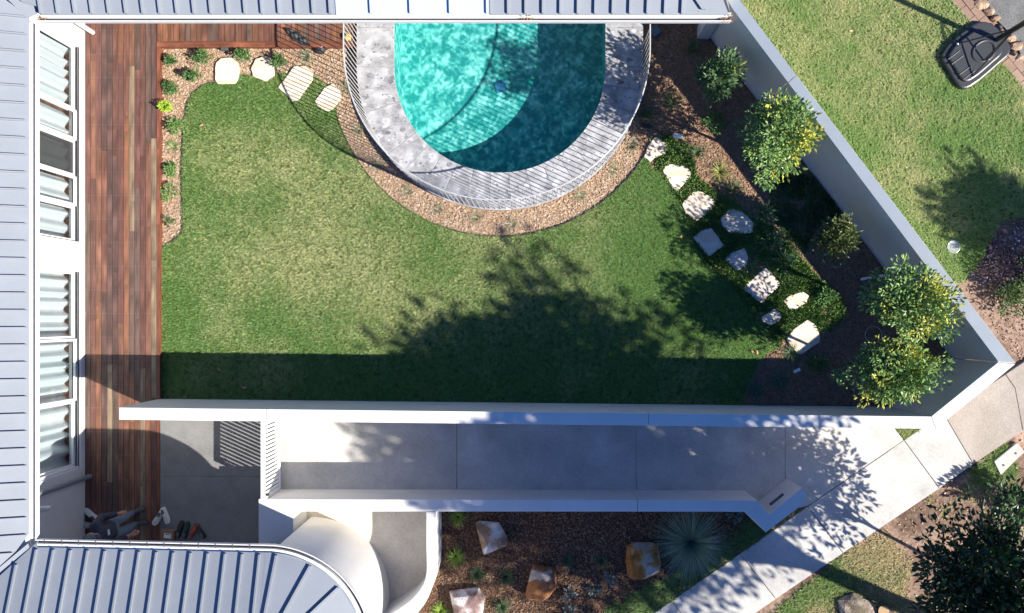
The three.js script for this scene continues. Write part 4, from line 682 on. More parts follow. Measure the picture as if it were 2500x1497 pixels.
// grass tree and bright tufts in the boulder bed
{
  spiky('grass_tree', 'large grass tree with radiating needle leaves beside the ochre boulder', [1676, 1310], 850, 0.74, 0.009, { seed: 201, rise: [-0.05, 1.3], droop: 0.2, y: 0.42, trunk: 0.09, category: 'grass tree', palette: [[0.09, 0.16, 0.09], [0.34, 0.42, 0.28]], mat: M.leaf });
  const br = [[0.12, 0.22, 0.02], [0.28, 0.40, 0.06]], dk = [[0.035, 0.08, 0.03], [0.075, 0.13, 0.05]], G = 'plants among the boulders';
  [[1118, 1262, 'bright green tuft at the foot of the low wall', br, 0.2], [1113, 1358, 'bright green tuft between kerb wall and grey boulder', br, 0.24], [1076, 1492, 'bright tuft at the curve of the kerb wall', br, 0.22], [1166, 1402, 'dark tuft below the grey-white boulder', dk, 0.2], [1236, 1408, 'dark round tuft left of the brown boulder', dk, 0.19], [1385, 1368, 'dark green tuft right of the brown boulder', dk, 0.19], [1470, 1370, 'thin tuft midway between the two brown boulders', dk, 0.15], [1225, 1480, 'dark leafy tuft beside the split boulder', dk, 0.2]].forEach(([u, v, l, p, s], i) => spiky('bed_tuft', l, [u, v], 110, s, 0.012, { seed: 210 + i, rise: [0.25, 1.3], droop: 0.35, palette: p, group: G }));
  [[1488, 1412, 'upper blue-grey succulent left of the ochre boulder'], [1452, 1440, 'middle blue-grey succulent in the boulder bed'], [1386, 1448, 'blue-grey succulent right of the brown boulder'], [1392, 1490, 'lowest blue-grey succulent in the boulder bed'], [1790, 1258, 'blue-grey succulent under the low wall end']].forEach(([u, v, l], i) => shrub('succulent', l, [u, v], 0.12, 0.1, { seed: 230 + i, clumps: 9, perClump: 9, leaf: 0.06, palette: [[0.10, 0.16, 0.15], [0.2, 0.27, 0.25]], group: G }));
}
// ---------------------------------------------------------------- boulders
function boulder(label, outline, h, seed, cols, name = 'boulder', group = 'sandstone boulders') {
  const r = rngOf(seed), o = XZ(outline, h * 0.4), cx = o.reduce((a, p) => a + p[0], 0) / o.length, cz = o.reduce((a, p) => a + p[1], 0) / o.length, pts = [];
  const j = (k) => (r() - 0.5) * k;
  o.forEach(([x, z], i) => { const n = o[(i + 1) % o.length]; for (const [px, pz] of [[x, z], [(x + n[0]) / 2, (z + n[1]) / 2]]) { const dx = px - cx, dz = pz - cz; pts.push(new V3(dx * 0.93, -0.06, dz * 0.93), new V3(dx * (1 + j(0.04)), h * (0.35 + j(0.3)), dz * (1 + j(0.04))), new V3(dx * (0.72 + j(0.22)), h * (0.82 + j(0.3)), dz * (0.72 + j(0.22))), new V3(dx * (0.35 + j(0.2)), h * (0.98 + j(0.12)), dz * (0.35 + j(0.2)))); } });
  let g = new ConvexGeometry(pts); g.computeVertexNormals();
  const p = g.attributes.position, uv = []; for (let i = 0; i < p.count; i++) uv.push(p.getX(i) + 0.5, p.getZ(i) + 0.5 + p.getY(i) * 0.3); g.setAttribute('uv', new THREE.Float32BufferAttribute(uv, 2));
  const t = tex(192, 192, 1, (x, y) => { const n = fbm(x * 5, y * 5, seed, 5, 5), n2 = fbm(x * 9 + 4, y * 9, seed + 40, 4, 9), m = vnoise(x * 90, y * 90, seed, 90); let c = n > 0.52 ? mixc(cols[0], cols[1], clamp((n - 0.52) * 9)) : mixc(cols[0], cols[2], clamp((0.52 - n) * 8)); return c.map(q => q * (0.82 + 0.36 * n2) + (m - 0.5) * 0.08); });
  const m = mesh(name, g, std({ map: t, roughness: 0.95, bumpMap: tConcreteB, bumpScale: 0.012 })); m.position.set(cx, 0, cz); return tag(m, label, name === 'boulder' ? 'boulder' : 'rock', group);
}
{
  const at = (l) => l.map(([x, y]) => [1050 + x / 2.916, 1200 + y / 2.916]);
  boulder('grey-white angular boulder near the kerb wall', at([[322, 235], [345, 213], [490, 225], [550, 330], [550, 385], [450, 420], [395, 447], [375, 440], [345, 320]]), 0.34, 301, [[0.74, 0.73, 0.72], [0.84, 0.83, 0.82], [0.60, 0.50, 0.42]]);
  boulder('brown boulder with white lower face in the middle of the bed', at([[710, 600], [735, 520], [860, 550], [890, 570], [885, 620], [905, 670], [850, 760], [790, 785], [690, 760], [680, 735]]), 0.36, 302, [[0.52, 0.38, 0.30], [0.72, 0.68, 0.64], [0.58, 0.38, 0.22]]);
  boulder('ochre-stained boulder beside the grass tree', at([[1405, 390], [1440, 370], [1590, 370], [1625, 390], [1645, 520], [1640, 570], [1540, 625], [1440, 632], [1410, 610], [1392, 500]]), 0.42, 303, [[0.60, 0.46, 0.26], [0.66, 0.64, 0.62], [0.50, 0.34, 0.15]]);
  boulder('split pink-grey boulder cut by the frame edge', at([[135, 715], [270, 735], [345, 690], [390, 760], [375, 880], [330, 960], [190, 960], [165, 870]]), 0.34, 304, [[0.60, 0.52, 0.50], [0.78, 0.76, 0.76], [0.50, 0.41, 0.40]]);
  boulder('weathered concrete lump at the lower verge', [[2045, 1466], [2085, 1448], [2140, 1478], [2150, 1520], [2060, 1530]], 0.16, 305, [[0.55, 0.50, 0.45], [0.65, 0.60, 0.54], [0.42, 0.38, 0.32]], 'concrete_lump', 'lumps on the verge');
  const lg = rod(P(2142, 1494, 0.1), P(2178, 1500, 0.1), 0.10, 0.095, 14); const t = thing('log', 'short sawn log lying on the verge at frame edge', 'log', P(2150, 1495, 0)); part('bark', lg, M.bark, t); const e = new THREE.CircleGeometry(0.094, 14); e.rotateX(-Math.PI / 2); e.translate(P(2158, 1492, 0.2).x, 0.203, P(2158, 1492, 0.2).z); part('cut_face', e, std({ color: RGB(0.42, 0.28, 0.16) }), t);
}
// ---------------------------------------------------------------- things in the garden
{
  const sp = P(1655, 331, 0.2), s = thing('garden_spotlight', 'small white cylindrical garden spotlight on a spike in the mulch', 'garden light', new V3(sp.x, 0, sp.z));
  mesh('spike', rod(new V3(0, -0.05, 0), new V3(0, 0.15, 0), 0.012, 0.012, 6), M.darkGrey, s); mesh('head', rod(new V3(-0.07, 0.18, -0.01), new V3(0.08, 0.21, 0.02), 0.042, 0.042, 14), M.frame, s);
  const bl = P(548, 119, 0.1), g = thing('garden_light', 'small black box light fixed to the timber border', 'garden light', new V3(bl.x, 0, bl.z)); const bx = new RoundedBoxGeometry(0.12, 0.1, 0.055, 2, 0.008); bx.translate(0, 0.08, 0); mesh('housing', bx, M.darkGrey, g); mesh('spike', rod(new V3(0, -0.05, 0), new V3(0, 0.05, 0), 0.01, 0.01, 6), M.black, g);
  const dm = P(1578, 307, 0.05), d = mesh('junction_box', new RoundedBoxGeometry(0.16, 0.05, 0.06, 2, 0.01), M.black); d.position.set(dm.x, 0.03, dm.z); d.rotation.y = -0.25; tag(d, 'flat black cable box on mulch beside the pool fence', 'box');
  tag(mesh('cable', tube([P(1590, 312, 0.02), P(1610, 322, 0.02), P(1635, 338, 0.02), P(1652, 333, 0.04)], 0.006, 5), M.black), 'thin black cable from cable box to white spotlight', 'cable');
  const pp = thing('white_pole', 'short pale pole leaning against the diagonal wall base', 'pole', P(2102, 682, 0)); part('shaft', rod(P(2102, 682, 0.06), P(2176, 670, 0.34), 0.024, 0.024, 10), M.frame, pp); part('end_cap', rod(P(2174.5, 670.2, 0.335), P(2179, 669.4, 0.35), 0.030, 0.030, 10), M.gutter, pp);
  for (const [u, v, r, l] of [[2133, 817, 0.14, 'wire hoop half hidden between the two yellow-tipped trees'], [2103, 955, 0.13, 'wire hoop below the corner tree'], [2238, 830, 0.12, 'thin wire hoop near the wall under the corner trees']]) { const p = P(u, v, 0.2), m = mesh('wire_hoop', new THREE.TorusGeometry(r, 0.005, 5, 36), M.steel); m.rotation.x = Math.PI / 2 - 0.15; m.position.set(p.x, 0.2, p.z); tag(m, l, 'wire hoop', 'wire hoops round the corner trees'); }
  const mk = P(1945, 905, 0.1), mm = thing('plant_marker', 'small white plant marker in the shaded corner', 'marker', new V3(mk.x, 0, mk.z)); const mg = new THREE.BoxGeometry(0.12, 0.012, 0.05); mg.rotateZ(0.2); mg.rotateY(0.5); mg.translate(0, 0.12, 0); mesh('plate', mg, M.frame, mm); mesh('stake', rod(new V3(0, -0.03, 0), new V3(0, 0.12, 0), 0.006, 0.006, 5), M.frame, mm);
  // lids on the verge
  const lid = thing('inspection_cover', 'round metal inspection cover set in a square concrete surround', 'cover', P(2327, 603, 0)); part('surround', prism(XZ([[2302, 603], [2330, 578], [2353, 603], [2325, 630]], 0.03), -0.03, 0.03, 0.006), M.oldConcrete, lid); const c = P(2328, 603, 0.04); const cy = new THREE.CylinderGeometry(0.1, 0.1, 0.03, 28); cy.translate(c.x, 0.035, c.z); part('lid', cy, std({ color: RGB(0.5, 0.51, 0.52), metalness: 0.5, roughness: 0.35 }), lid); const to = new THREE.TorusGeometry(0.105, 0.008, 6, 28); to.rotateX(Math.PI / 2); to.translate(c.x, 0.048, c.z); part('rim', to, M.steel, lid);
  const pit = thing('pit_lid', 'pale concrete service pit lid in the verge grass', 'cover', P(2464, 1120, 0)); part('slab', prism(XZ([[2428, 1127], [2483.5, 1081], [2502, 1103], [2444, 1160]], 0.04), -0.05, 0.04, 0.008), M.concrete, pit); for (const [u, v] of [[2450, 1136], [2480, 1107]]) { const q = P(u, v, 0.04), h = new THREE.CylinderGeometry(0.02, 0.02, 0.004, 10); h.translate(q.x, 0.0425, q.z); part('lifting_hole', h, M.black, pit); }
  // shrubs outside the right corner
  const gs = [[0.05, 0.10, 0.03], [0.12, 0.2, 0.06]];
  shrub('verge_shrub', 'dark purple-leaved shrub at the outer lawn edge', [2440, 640], 0.45, 0.42, { seed: 401, clumps: 40, perClump: 26, leaf: 0.06, category: 'shrub', palette: [[0.03, 0.018, 0.03], [0.09, 0.06, 0.10]], group: 'shrubs outside the wall corner' });
  shrub('verge_shrub', 'green shrub below the purple one by the gravel', [2455, 722], 0.4, 0.3, { seed: 402, clumps: 30, perClump: 24, leaf: 0.07, category: 'shrub', palette: gs, group: 'shrubs outside the wall corner' });
  shrub('verge_shrub', 'green shrub cut by the frame near purple shrub', [2500, 665], 0.5, 0.36, { seed: 403, clumps: 34, perClump: 24, leaf: 0.07, category: 'shrub', palette: gs, group: 'shrubs outside the wall corner' });
  const pet = []; scatter('fallen_petals', new THREE.BoxGeometry(0.022, 0.003, 0.016), M.chip, XZ([[2360, 690], [2420, 590], [2520, 540], [2520, 640], [2440, 700]]), 260, 57, (x, z, d2) => mixc([0.35, 0.28, 0.5], [0.6, 0.52, 0.68], d2), (x, z, c2) => 0.6 + c2 * 0.7, 0.0, 'pale purple petals under the outer shrubs', 'petals');
  const DL = (u, v, n, seed, w, label) => { const r = rngOf(seed), L = new Leaves(), c2 = P(u, v, EAVE); for (let i = 0; i < n; i++) { const d2 = randDir(r), s2 = new V3(-d2.z, 0.2, d2.x).normalize(); L.leaf(new V3(c2.x + (r() - 0.5) * w, EAVE - 0.045 + r() * 0.05, c2.z + (r() - 0.5) * 0.07), d2.setY(Math.abs(d2.y) * 0.3).normalize(), s2, 0.05, 0.02, mixc([0.16, 0.09, 0.05], [0.42, 0.27, 0.15], r())); } tag(mesh('gutter_leaves', L.geo(), M.leafMatte), label, 'dry leaves', null, 'stuff'); };
  DL(1288, 43, 26, 71, 0.2, 'dry leaves caught in the middle of the top gutter'); DL(1776, 45, 60, 72, 0.16, 'dry leaves heaped at the end of the top gutter'); DL(97, 42, 30, 73, 0.12, 'dry leaves in the corner of the gutters');
}
{ const r = rngOf(881), L = new Leaves(); for (const [u, v] of [[595, 948], [604, 946], [1666, 573], [1850, 868], [1842, 862], [498, 302], [2085, 75], [2400, 252], [540, 906], [2165, 92]]) { const c = P(u, v, 0.06), d = randDir(r).setY(0.15).normalize(); L.leaf(c, d, new V3(-d.z, 0.1, d.x).normalize(), 0.07 + r() * 0.03, 0.04, mixc([0.35, 0.16, 0.08], [0.6, 0.42, 0.26], r())); } tag(mesh('fallen_leaves', L.geo(), M.leafMatte), 'a few dry brown leaves lying on the lawns', 'fallen leaves', null, 'stuff'); }
// brick edging, broken concrete and the basketball stand by the driveway
{
  const ed = thing('brick_edging', 'row of pinkish-brown paving bricks between outer lawn and driveway', 'edging', P(2400, 110, 0)), a = new THREE.Vector2(2322, 0), d = new THREE.Vector2(174, 214).normalize(), n = new THREE.Vector2(d.y, -d.x), r = rngOf(611);
  const mats = [[0.42, 0.28, 0.21], [0.47, 0.33, 0.25], [0.38, 0.25, 0.19]].map(c => std({ color: RGB(...c), map: tConcrete, roughness: 0.95 }));
  for (let k = -4; k < 12; k++) for (let w = 0; w < 2; w++) { const q = (s, t) => [a.x + d.x * s + n.x * t, a.y + d.y * s + n.y * t], s0 = k * 33 + (w ? 16 : 0), t0 = w * 21; part('brick', prism(XZ([q(s0 + 0.5, t0 + 0.5), q(s0 + 32.5, t0 + 0.5), q(s0 + 32.5, t0 + 20.5), q(s0 + 0.5, t0 + 20.5)], 0.03), -0.05, 0.026 + r() * 0.01, 0.004), mats[(r() * 3) | 0], ed); }
  [[2393, 10, 22], [2412, 28, 16], [2432, 44, 13], [2470, 92, 15], [2484, 112, 18], [2494, 142, 14]].forEach(([u, v, s], i) => { const q = rngOf(620 + i), o = []; for (let k = 0; k < 7; k++) { const an = k / 7 * 6.283, rr = s * (0.7 + q() * 0.5); o.push([u + Math.cos(an) * rr, v + Math.sin(an) * rr * 0.7]); } boulder(`${['first', 'second', 'third', 'fourth', 'fifth', 'sixth'][i]} broken concrete chunk down the driveway edge`, o, 0.07, 630 + i, [[0.66, 0.55, 0.45], [0.76, 0.66, 0.56], [0.48, 0.40, 0.34]], 'concrete_chunk', 'broken concrete along the driveway'); });

  const bc = P(2385, 132, 0), bb = thing('basketball_stand', 'black portable basketball stand on the outer lawn by the driveway', 'basketball stand', bc);
  const plastic = std({ color: RGB(0.045, 0.048, 0.055), roughness: 0.38 });
  const out = [[2299, 134], [2370, 64], [2398, 53], [2424, 60], [2452, 92], [2466, 118], [2463, 133], [2440, 155], [2368, 213], [2348, 216], [2334, 202], [2318, 175]];
  part('tank', prism(smoothPoly(XZ(out, 0.12), 3), 0.0, 0.15, 0.03), plastic, bb);
  const cx = 2383, cy = 133, shrink = (k, du = 0, dv = 0) => out.map(([u, v]) => [cx + (u - cx) * k + du, cy + (v - cy) * k + dv]);
  part('tank_top', prism(smoothPoly(XZ(shrink(0.78), 0.2), 3), 0.14, 0.205, 0.025), plastic, bb);
  // raised grooves along the tank and the oval recess rim
  const L = (p, q, h, rr) => rod(P(...p, h), P(...q, h), rr, rr, 6);
  const dir = [0.80, -0.60], rb = []; for (const o of [-42, -22, 20, 40]) { const px = -dir[1] * o, py = dir[0] * o; for (const [s, e] of [[-62, -26]]) rb.push(L([cx + dir[0] * s + px * 0.75, cy + dir[1] * s + py * 0.75], [cx + dir[0] * e + px * 0.75, cy + dir[1] * e + py * 0.75], 0.205, 0.012)); }
  part('rib', mergeGeometries(rb), plastic, bb);
  const ringG = new THREE.TorusGeometry(0.2, 0.03, 8, 32); ringG.scale(1, 0.8, 1); ringG.rotateX(-Math.PI / 2); ringG.rotateY(0.65); const rp = P(2402, 125, 0.2); ringG.translate(rp.x, 0.2, rp.z); part('recess_rim', ringG, plastic, bb);
  const base = P(2434, 97, 0.2), topP = new V3(base.x, 3.05, base.z); part('pole', rod(base, topP, 0.045, 0.045, 14), M.black, bb);
  const knee = new V3(base.x, 0.85, base.z);
  for (const [u, v] of [[2338, 107], [2372, 190], [2400, 150]]) part('strut', rod(P(u, v, 0.19), knee, 0.012, 0.012, 6), M.black, bb);
  part('axle', rod(P(2440, 70, 0.1), P(2470, 125, 0.1), 0.02, 0.02, 8), M.black, bb); for (const [u, v] of [[2438, 66], [2472, 128]]) { const w = P(u, v, 0.08), g = new THREE.CylinderGeometry(0.07, 0.07, 0.045, 16); g.rotateZ(Math.PI / 2); g.rotateY(1.05); g.translate(w.x, 0.07, w.z); part('wheel', g, M.black, bb); }
  for (const [u, v] of [[2338, 107], [2372, 190]]) { const q = P(u, v, 0.2), g = new THREE.SphereGeometry(0.022, 8, 6); g.translate(q.x, 0.2, q.z); part('bolt', g, M.steel, bb); }
  const brd = new THREE.BoxGeometry(0.04, 0.75, 1.1); brd.rotateY(0.65); brd.translate(base.x + 0.75, 3.2, base.z - 0.55); part('backboard', brd, std({ color: RGB(0.6, 0.62, 0.65), roughness: 0.3 }), bb);
  part('arm', rod(topP, new V3(base.x + 0.75, 3.2, base.z - 0.55), 0.03, 0.03, 8), M.black, bb); const hoop = new THREE.TorusGeometry(0.23, 0.012, 6, 30); hoop.rotateX(Math.PI / 2); hoop.translate(base.x + 1.0, 3.05, base.z - 0.72); part('hoop', hoop, std({ color: RGB(0.6, 0.12, 0.04) }), bb);
}
// ---------------------------------------------------------------- things on the deck
function shoeGeos(len = 0.285) {
  const secs = [[0, 0.045, 0.075], [0.04, 0.066, 0.092], [0.2, 0.074, 0.096], [0.38, 0.078, 0.088], [0.5, 0.084, 0.072], [0.68, 0.096, 0.056], [0.85, 0.09, 0.046], [0.96, 0.06, 0.036], [1, 0.02, 0.026]], n = 12, pos = [], idx = [];
  secs.forEach(([t, w, h]) => { for (let k = 0; k <= n; k++) { const a = Math.PI * k / n; pos.push((t - 0.5) * len, 0.018 + Math.pow(Math.sin(a), 0.75) * (h - 0.018), Math.cos(a) * w / 2 - 0.008 * Math.sin(t * 3)); } });
  for (let i = 0; i + 1 < secs.length; i++) for (let k = 0; k < n; k++) { const p = i * (n + 1) + k; idx.push(p, p + 1, p + n + 1, p + 1, p + n + 2, p + n + 1); }
  const up = new THREE.BufferGeometry(); up.setAttribute('position', new THREE.Float32BufferAttribute(pos, 3)); up.setIndex(idx); up.computeVertexNormals();
  const o = []; secs.forEach(([t, w]) => o.push([(t - 0.5) * len * 1.03, w / 2 + 0.004 - 0.008 * Math.sin(t * 3)])); [...secs].reverse().forEach(([t, w]) => o.push([(t - 0.5) * len * 1.03, -w / 2 - 0.004 - 0.008 * Math.sin(t * 3)]));
  const sole = prism(o, 0, 0.024, 0.004);
  const open = new THREE.SphereGeometry(1, 14, 8); open.scale(0.050, 0.012, 0.028); open.translate(-0.075, 0.092, -0.004);
  const tongue = new THREE.SphereGeometry(1, 10, 8); tongue.scale(0.035, 0.012, 0.02); tongue.rotateZ(-0.35); tongue.translate(-0.01, 0.086, -0.006);
  return { up, sole, open, tongue };
}
const SG = shoeGeos();
function shoe(parent, up, sole, lining) { mesh('upper', SG.up, up, parent); mesh('sole', SG.sole, sole, parent); mesh('opening', SG.open, lining, parent); mesh('tongue', SG.tongue, up, parent); }
{
  const whiteS = std({ color: RGB(0.72, 0.72, 0.66), roughness: 0.7 }), soleW = std({ color: RGB(0.8, 0.8, 0.76) }), lin = std({ color: RGB(0.12, 0.12, 0.13) }), blk = std({ color: RGB(0.025, 0.027, 0.028) }), grn = std({ color: RGB(0.02, 0.05, 0.04) }), red = std({ color: RGB(0.35, 0.06, 0.03) }), gw = std({ color: RGB(0.40, 0.42, 0.42) });
  const S = (u, v, a, l, m, s, y = DECK) => { const p = P(u, v, DECK), t = thing('shoe', l, 'shoe', new V3(p.x, y + 0.002, p.z), 'shoes left by the door'); t.rotation.y = a; shoe(t, m, s, lin); return t; };
  S(386, 1264, 4.15, 'left white shoe of the pair on the mat edge', whiteS, soleW); S(404, 1259, 5.0, 'right white shoe of the pair on the mat edge', whiteS, soleW);
  S(223, 1255, 2.5, 'white shoe lying against the house wall', whiteS, soleW); S(219, 1281, 3.15, 'greyish shoe beside the white one at the house wall', gw, soleW);
  S(441, 1292, 1.3, 'black shoe nearest the parcel', blk, blk); S(456, 1294, 1.4, 'dark green shoe with pale laces by the parcel', grn, blk); S(474, 1297, 1.0, 'black shoe with red trim in the row', red, blk); S(489, 1296, 2.2, 'last black shoe of the row on the mat', blk, blk);
  const pb = P(413, 1305, DECK), pc = thing('parcel', 'small brown cardboard parcel with white label on the mat', 'parcel', new V3(pb.x, DECK + 0.002, pb.z)); const bx = new RoundedBoxGeometry(0.23, 0.1, 0.18, 2, 0.006); bx.translate(0, 0.05, 0); mesh('carton', bx, std({ color: RGB(0.36, 0.22, 0.12), map: tConcrete }), pc); const lb = new THREE.BoxGeometry(0.12, 0.002, 0.08); lb.translate(0.01, 0.102, 0.0); mesh('label', lb, std({ color: RGB(0.75, 0.76, 0.8) }), pc); const tp = new THREE.BoxGeometry(0.08, 0.002, 0.012); tp.translate(0.01, 0.1035, -0.025); mesh('print', tp, M.black, pc); pc.rotation.y = -0.08;
  // crumpled black garment and ball-like bag under the fence shadow
  { const p = P(728, 92, DECK), n = 40, m = 18, pos = [], idx = [], cols = []; for (let i = 0; i <= n; i++) for (let k = 0; k <= m; k++) { const t = i / n, s = k / m * 2 - 1, wdt = 0.165 * Math.pow(Math.sin(Math.PI * clamp(t * 0.92 + 0.06)), 0.7), x = (t - 0.5) * 0.5, f = Math.sin(t * 21 + s * 3.2) * 0.5 + Math.sin(t * 34 - s * 5) * 0.3 + fbm(t * 6, s * 3, 77, 3) - 0.5; pos.push(x, 0.012 + (1 - s * s) * (0.045 + 0.03 * f), s * wdt / 2 * (1 + 0.14 * Math.sin(t * 19))); }
    for (let i = 0; i < n; i++) for (let k = 0; k < m; k++) { const q = i * (m + 1) + k; idx.push(q, q + 1, q + m + 1, q + 1, q + m + 2, q + m + 1); }
    const g = new THREE.BufferGeometry(); g.setAttribute('position', new THREE.Float32BufferAttribute(pos, 3)); g.setIndex(idx); g.computeVertexNormals(); const o = mesh('black_garment', g, std({ color: RGB(0.035, 0.036, 0.04), roughness: 0.6, side: THREE.DoubleSide })); o.position.set(p.x, DECK + 0.002, p.z); o.rotation.y = -0.62; tag(o, 'crumpled black garment lying on the deck in fence shadow', 'garment'); }
  { const p = P(781, 119, 0.1), g = new THREE.IcosahedronGeometry(0.088, 4), q = g.attributes.position; for (let i = 0; i < q.count; i++) { const v = new V3().fromBufferAttribute(q, i), k = 0.85 + 0.3 * fbm(v.x * 30 + 9, v.z * 30 + v.y * 22, 78, 3); q.setXYZ(i, v.x * k, v.y * k * 0.8, v.z * k); } g.computeVertexNormals(); const t = thing('black_pouch', 'small lumpy black pouch at the deck edge by the garment', 'pouch', new V3(p.x, 0.075, p.z)); mesh('body', g, std({ color: RGB(0.03, 0.03, 0.032), roughness: 0.5 }), t); const h = new THREE.TorusGeometry(0.035, 0.006, 6, 18, 4); h.rotateX(0.9); h.translate(0.02, 0.055, -0.04); mesh('handle', h, M.steel, t); }
  { const p = P(851, 93, DECK), g = new THREE.IcosahedronGeometry(0.06, 3), q = g.attributes.position; for (let i = 0; i < q.count; i++) { const v = new V3().fromBufferAttribute(q, i), k = 0.8 + 0.4 * fbm(v.x * 40 + 3, v.z * 40 + v.y * 31, 79, 3); q.setXYZ(i, v.x * k, v.y * k, v.z * k); } g.computeVertexNormals(); const o = mesh('yellow_ball', g, std({ color: RGB(0.62, 0.40, 0.10), roughness: 0.8 })); o.position.set(p.x, DECK + 0.055, p.z); tag(o, 'small yellow ball behind the pool fence at the coping', 'ball'); }
}
// ---------------------------------------------------------------- person
function blobMesh(bones, centre, half, res, k) {
  const mc = new MarchingCubes(res, new THREE.MeshBasicMaterial(), false, false, 60000), f = mc.field, B = bones.map(([a, b, r0, r1, col]) => ({ a: new V3(...a), d: new V3(...b).sub(new V3(...a)), r0, r1, col })); B.forEach(b => { b.l = Math.max(1e-9, b.d.lengthSq()); });
  const dist = (b, x, y, z) => { const px = x - b.a.x, py = y - b.a.y, pz = z - b.a.z, t = clamp((px * b.d.x + py * b.d.y + pz * b.d.z) / b.l); return Math.hypot(px - b.d.x * t, py - b.d.y * t, pz - b.d.z * t) - lerp(b.r0, b.r1, t); };
  const h = res / 2;
  for (let z = 0; z < res; z++) for (let y = 0; y < res; y++) for (let x = 0; x < res; x++) { const X = centre[0] + (x - h) / h * half, Y = centre[1] + (y - h) / h * half, Z = centre[2] + (z - h) / h * half; let s = 1e3; for (const b of B) { const d = dist(b, X, Y, Z), m = Math.max(k - Math.abs(s - d), 0) / k; s = Math.min(s, d) - m * m * k * 0.25; } f[x + y * res + z * res * res] = -s; }
  mc.isolation = 0; mc.update();
  const n = mc.count, pos = new Float32Array(n * 3), nor = new Float32Array(n * 3), col = new Float32Array(n * 3);
  for (let i = 0; i < n; i++) { const X = mc.positionArray[i * 3] * half + centre[0], Y = mc.positionArray[i * 3 + 1] * half + centre[1], Z = mc.positionArray[i * 3 + 2] * half + centre[2]; pos.set([X, Y, Z], i * 3); const a = mc.normalArray[i * 3], b = mc.normalArray[i * 3 + 1], c = mc.normalArray[i * 3 + 2], l = Math.hypot(a, b, c) || 1; nor.set([a / l, b / l, c / l], i * 3); let best = 1e9, bc = B[0].col; for (const q of B) { const d = dist(q, X, Y, Z); if (d < best) { best = d; bc = q.col; } } col.set(bc, i * 3); }
  const g = new THREE.BufferGeometry(); g.setAttribute('position', new THREE.BufferAttribute(pos, 3)); g.setAttribute('normal', new THREE.BufferAttribute(nor, 3)); g.setAttribute('color', new THREE.BufferAttribute(col, 3)); return g;
}
{
  const skin = [0.44, 0.24, 0.17], top = [0.042, 0.043, 0.062], jean = [0.13, 0.18, 0.25], dark = [0.02, 0.02, 0.022];
  const p = P(330, 1264, DECK), t = thing('person', 'person in grey cap, dark sweater and blue jeans standing by the gutter corner', 'person', new V3(p.x, DECK + 0.001, p.z)); t.rotation.y = 0.12;
  const lh = [0.13, 0.90, -0.235], rh = [0.36, 1.08, 0.10];
  const bones = [
    [[0, 0.95, 0], [0.0, 1.02, 0], 0.135, 0.135, jean], [[0.01, 0.93, -0.08], [0.05, 0.50, -0.10], 0.085, 0.06, jean], [[0.01, 0.93, 0.08], [0.07, 0.50, 0.09], 0.085, 0.06, jean], [[0.05, 0.50, -0.10], [0.0, 0.12, -0.10], 0.058, 0.046, jean], [[0.07, 0.50, 0.09], [0.02, 0.12, 0.10], 0.058, 0.046, jean], [[0, 0.12, -0.10], [0.0, 0.06, -0.10], 0.036, 0.036, skin], [[0.02, 0.12, 0.10], [0.02, 0.06, 0.10], 0.036, 0.036, skin],
    [[0, 1.05, -0.03], [0, 1.05, 0.03], 0.14, 0.14, top], [[0, 1.08, 0], [-0.01, 1.30, 0], 0.135, 0.15, top], [[-0.01, 1.38, -0.12], [-0.01, 1.38, 0.12], 0.09, 0.09, top], [[-0.01, 1.40, -0.18], [-0.02, 1.15, -0.26], 0.062, 0.05, top], [[-0.02, 1.15, -0.26], [0.10, 0.95, -0.24], 0.048, 0.038, top], [[-0.01, 1.40, 0.18], [0.04, 1.16, 0.26], 0.062, 0.05, top], [[0.04, 1.16, 0.26], [0.30, 1.09, 0.12], 0.048, 0.038, top],
    [[0.10, 0.95, -0.24], [0.12, 0.92, -0.237], 0.028, 0.026, skin], [[0.30, 1.09, 0.12], [0.34, 1.085, 0.105], 0.028, 0.026, skin],
    [[0.0, 1.44, 0], [0.015, 1.54, 0], 0.055, 0.052, skin], [[0.02, 1.60, 0], [0.0, 1.67, 0], 0.082, 0.092, skin], [[0.06, 1.555, 0], [0.05, 1.62, 0], 0.048, 0.066, skin], [[0.118, 1.615, 0], [0.105, 1.645, 0], 0.015, 0.010, skin], [[0.01, 1.60, -0.085], [0.0, 1.64, -0.088], 0.015, 0.018, skin], [[0.01, 1.60, 0.085], [0.0, 1.64, 0.088], 0.015, 0.018, skin],
  ];
  const body = blobMesh(bones, [0.05, 0.9, 0], 0.95, 110, 0.035);
  const hand = (c, f, side) => { // palm, four fingers curled forward, thumb from the side
    const b = [[[c[0], c[1], c[2]], [c[0] + f[0] * 0.05, c[1] + f[1] * 0.05, c[2] + f[2] * 0.05], 0.026, 0.030, skin]];
    for (let i = 0; i < 4; i++) { const o = (i - 1.5) * 0.019, L = [0.062, 0.072, 0.068, 0.054][i], s = [c[0] + f[0] * 0.065 + side[0] * o, c[1] + f[1] * 0.065 + side[1] * o, c[2] + f[2] * 0.065 + side[2] * o], m = s.map((q, j) => q + f[j] * L * 0.6 + (j === 1 ? -L * 0.15 : 0)), e = m.map((q, j) => q + f[j] * L * 0.35 + (j === 1 ? -L * 0.4 : 0)); b.push([s, m, 0.0095, 0.009, skin], [m, e, 0.009, 0.0075, skin]); }
    const ts = [c[0] + f[0] * 0.02 + side[0] * 0.028, c[1] + f[1] * 0.02 + side[1] * 0.028, c[2] + f[2] * 0.02 + side[2] * 0.028], te = ts.map((q, j) => q + f[j] * 0.035 + side[j] * 0.026), t2 = te.map((q, j) => q + f[j] * 0.028); b.push([ts, te, 0.012, 0.0105, skin], [te, t2, 0.0105, 0.008, skin]);
    return blobMesh(b, c.map((q, j) => q + f[j] * 0.07), 0.125, 72, 0.008);
  };
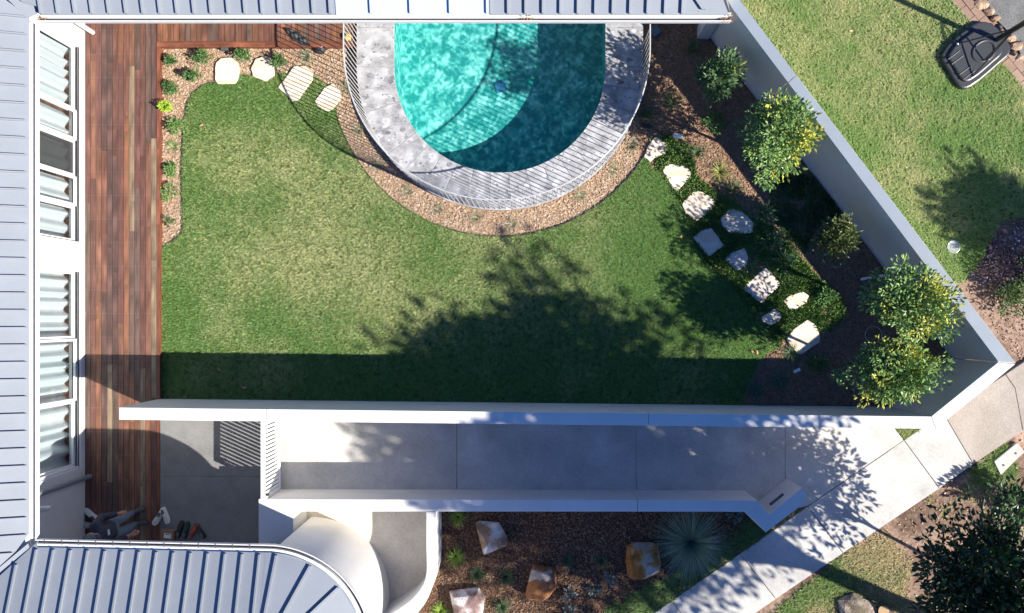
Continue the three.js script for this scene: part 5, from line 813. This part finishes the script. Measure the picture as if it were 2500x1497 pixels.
  const n3 = (a) => { const l = Math.hypot(...a); return a.map(q => q / l); };
  mesh('body', mergeGeometries([body, hand(lh, n3([0.55, -0.8, 0.1]), [0, 0, 1]), hand(rh, n3([0.95, -0.15, -0.25]), n3([0.25, 0, -0.97]))]), std({ vertexColors: true, roughness: 0.8 }), t);
  const capM = std({ color: RGB(0.15, 0.155, 0.16), roughness: 0.9 }), dome = new THREE.SphereGeometry(0.108, 22, 12, 0, 6.283, 0, 1.55); dome.scale(1.06, 0.85, 0.95); dome.translate(0.0, 1.672, 0); const brim = prism([[0.06, -0.085], [0.13, -0.075], [0.175, -0.045], [0.19, 0], [0.175, 0.045], [0.13, 0.075], [0.06, 0.085]], 1.668, 1.676, 0.002); const btn = new THREE.SphereGeometry(0.011, 8, 6); btn.translate(0, 1.765, 0);
  const cap = mesh('cap', dome, capM, t); mesh('brim', brim, capM, cap); mesh('button', btn, capM, cap);
  const hair = new THREE.SphereGeometry(0.098, 16, 10, 0, 6.283, 1.2, 0.75); hair.translate(-0.012, 1.64, 0); mesh('hair', hair, std({ color: RGB(0.06, 0.05, 0.045) }), t);
  for (const [x, y, z, s] of [[0.116, 1.652, -0.030, 1], [0.116, 1.652, 0.030, 1]]) { const e = new THREE.SphereGeometry(0.011, 8, 6); e.translate(x, y, z); mesh('eye', e, std({ color: RGB(0.08, 0.07, 0.06), roughness: 0.3 }), t); }
  { const m = new THREE.BoxGeometry(0.006, 0.008, 0.045); m.translate(0.112, 1.578, 0); mesh('mouth', m, std({ color: RGB(0.32, 0.12, 0.10) }), t); }
  const pr = new THREE.BoxGeometry(0.006, 0.05, 0.085); pr.rotateZ(0.12); pr.translate(0.148, 1.33, -0.03); mesh('chest_print', pr, std({ color: RGB(0.7, 0.71, 0.75) }), t);
  for (const z of [-0.10, 0.10]) { const s = sub('worn_shoe', t); s.position.set(z < 0 ? 0.055 : 0.075, 0, z); s.rotation.y = z < 0 ? 0.3 : -0.05; s.scale.set(1, 1, 1); shoe(s, M.darkGrey, M.black, M.black); }
}
renderer.render(scene, camera);
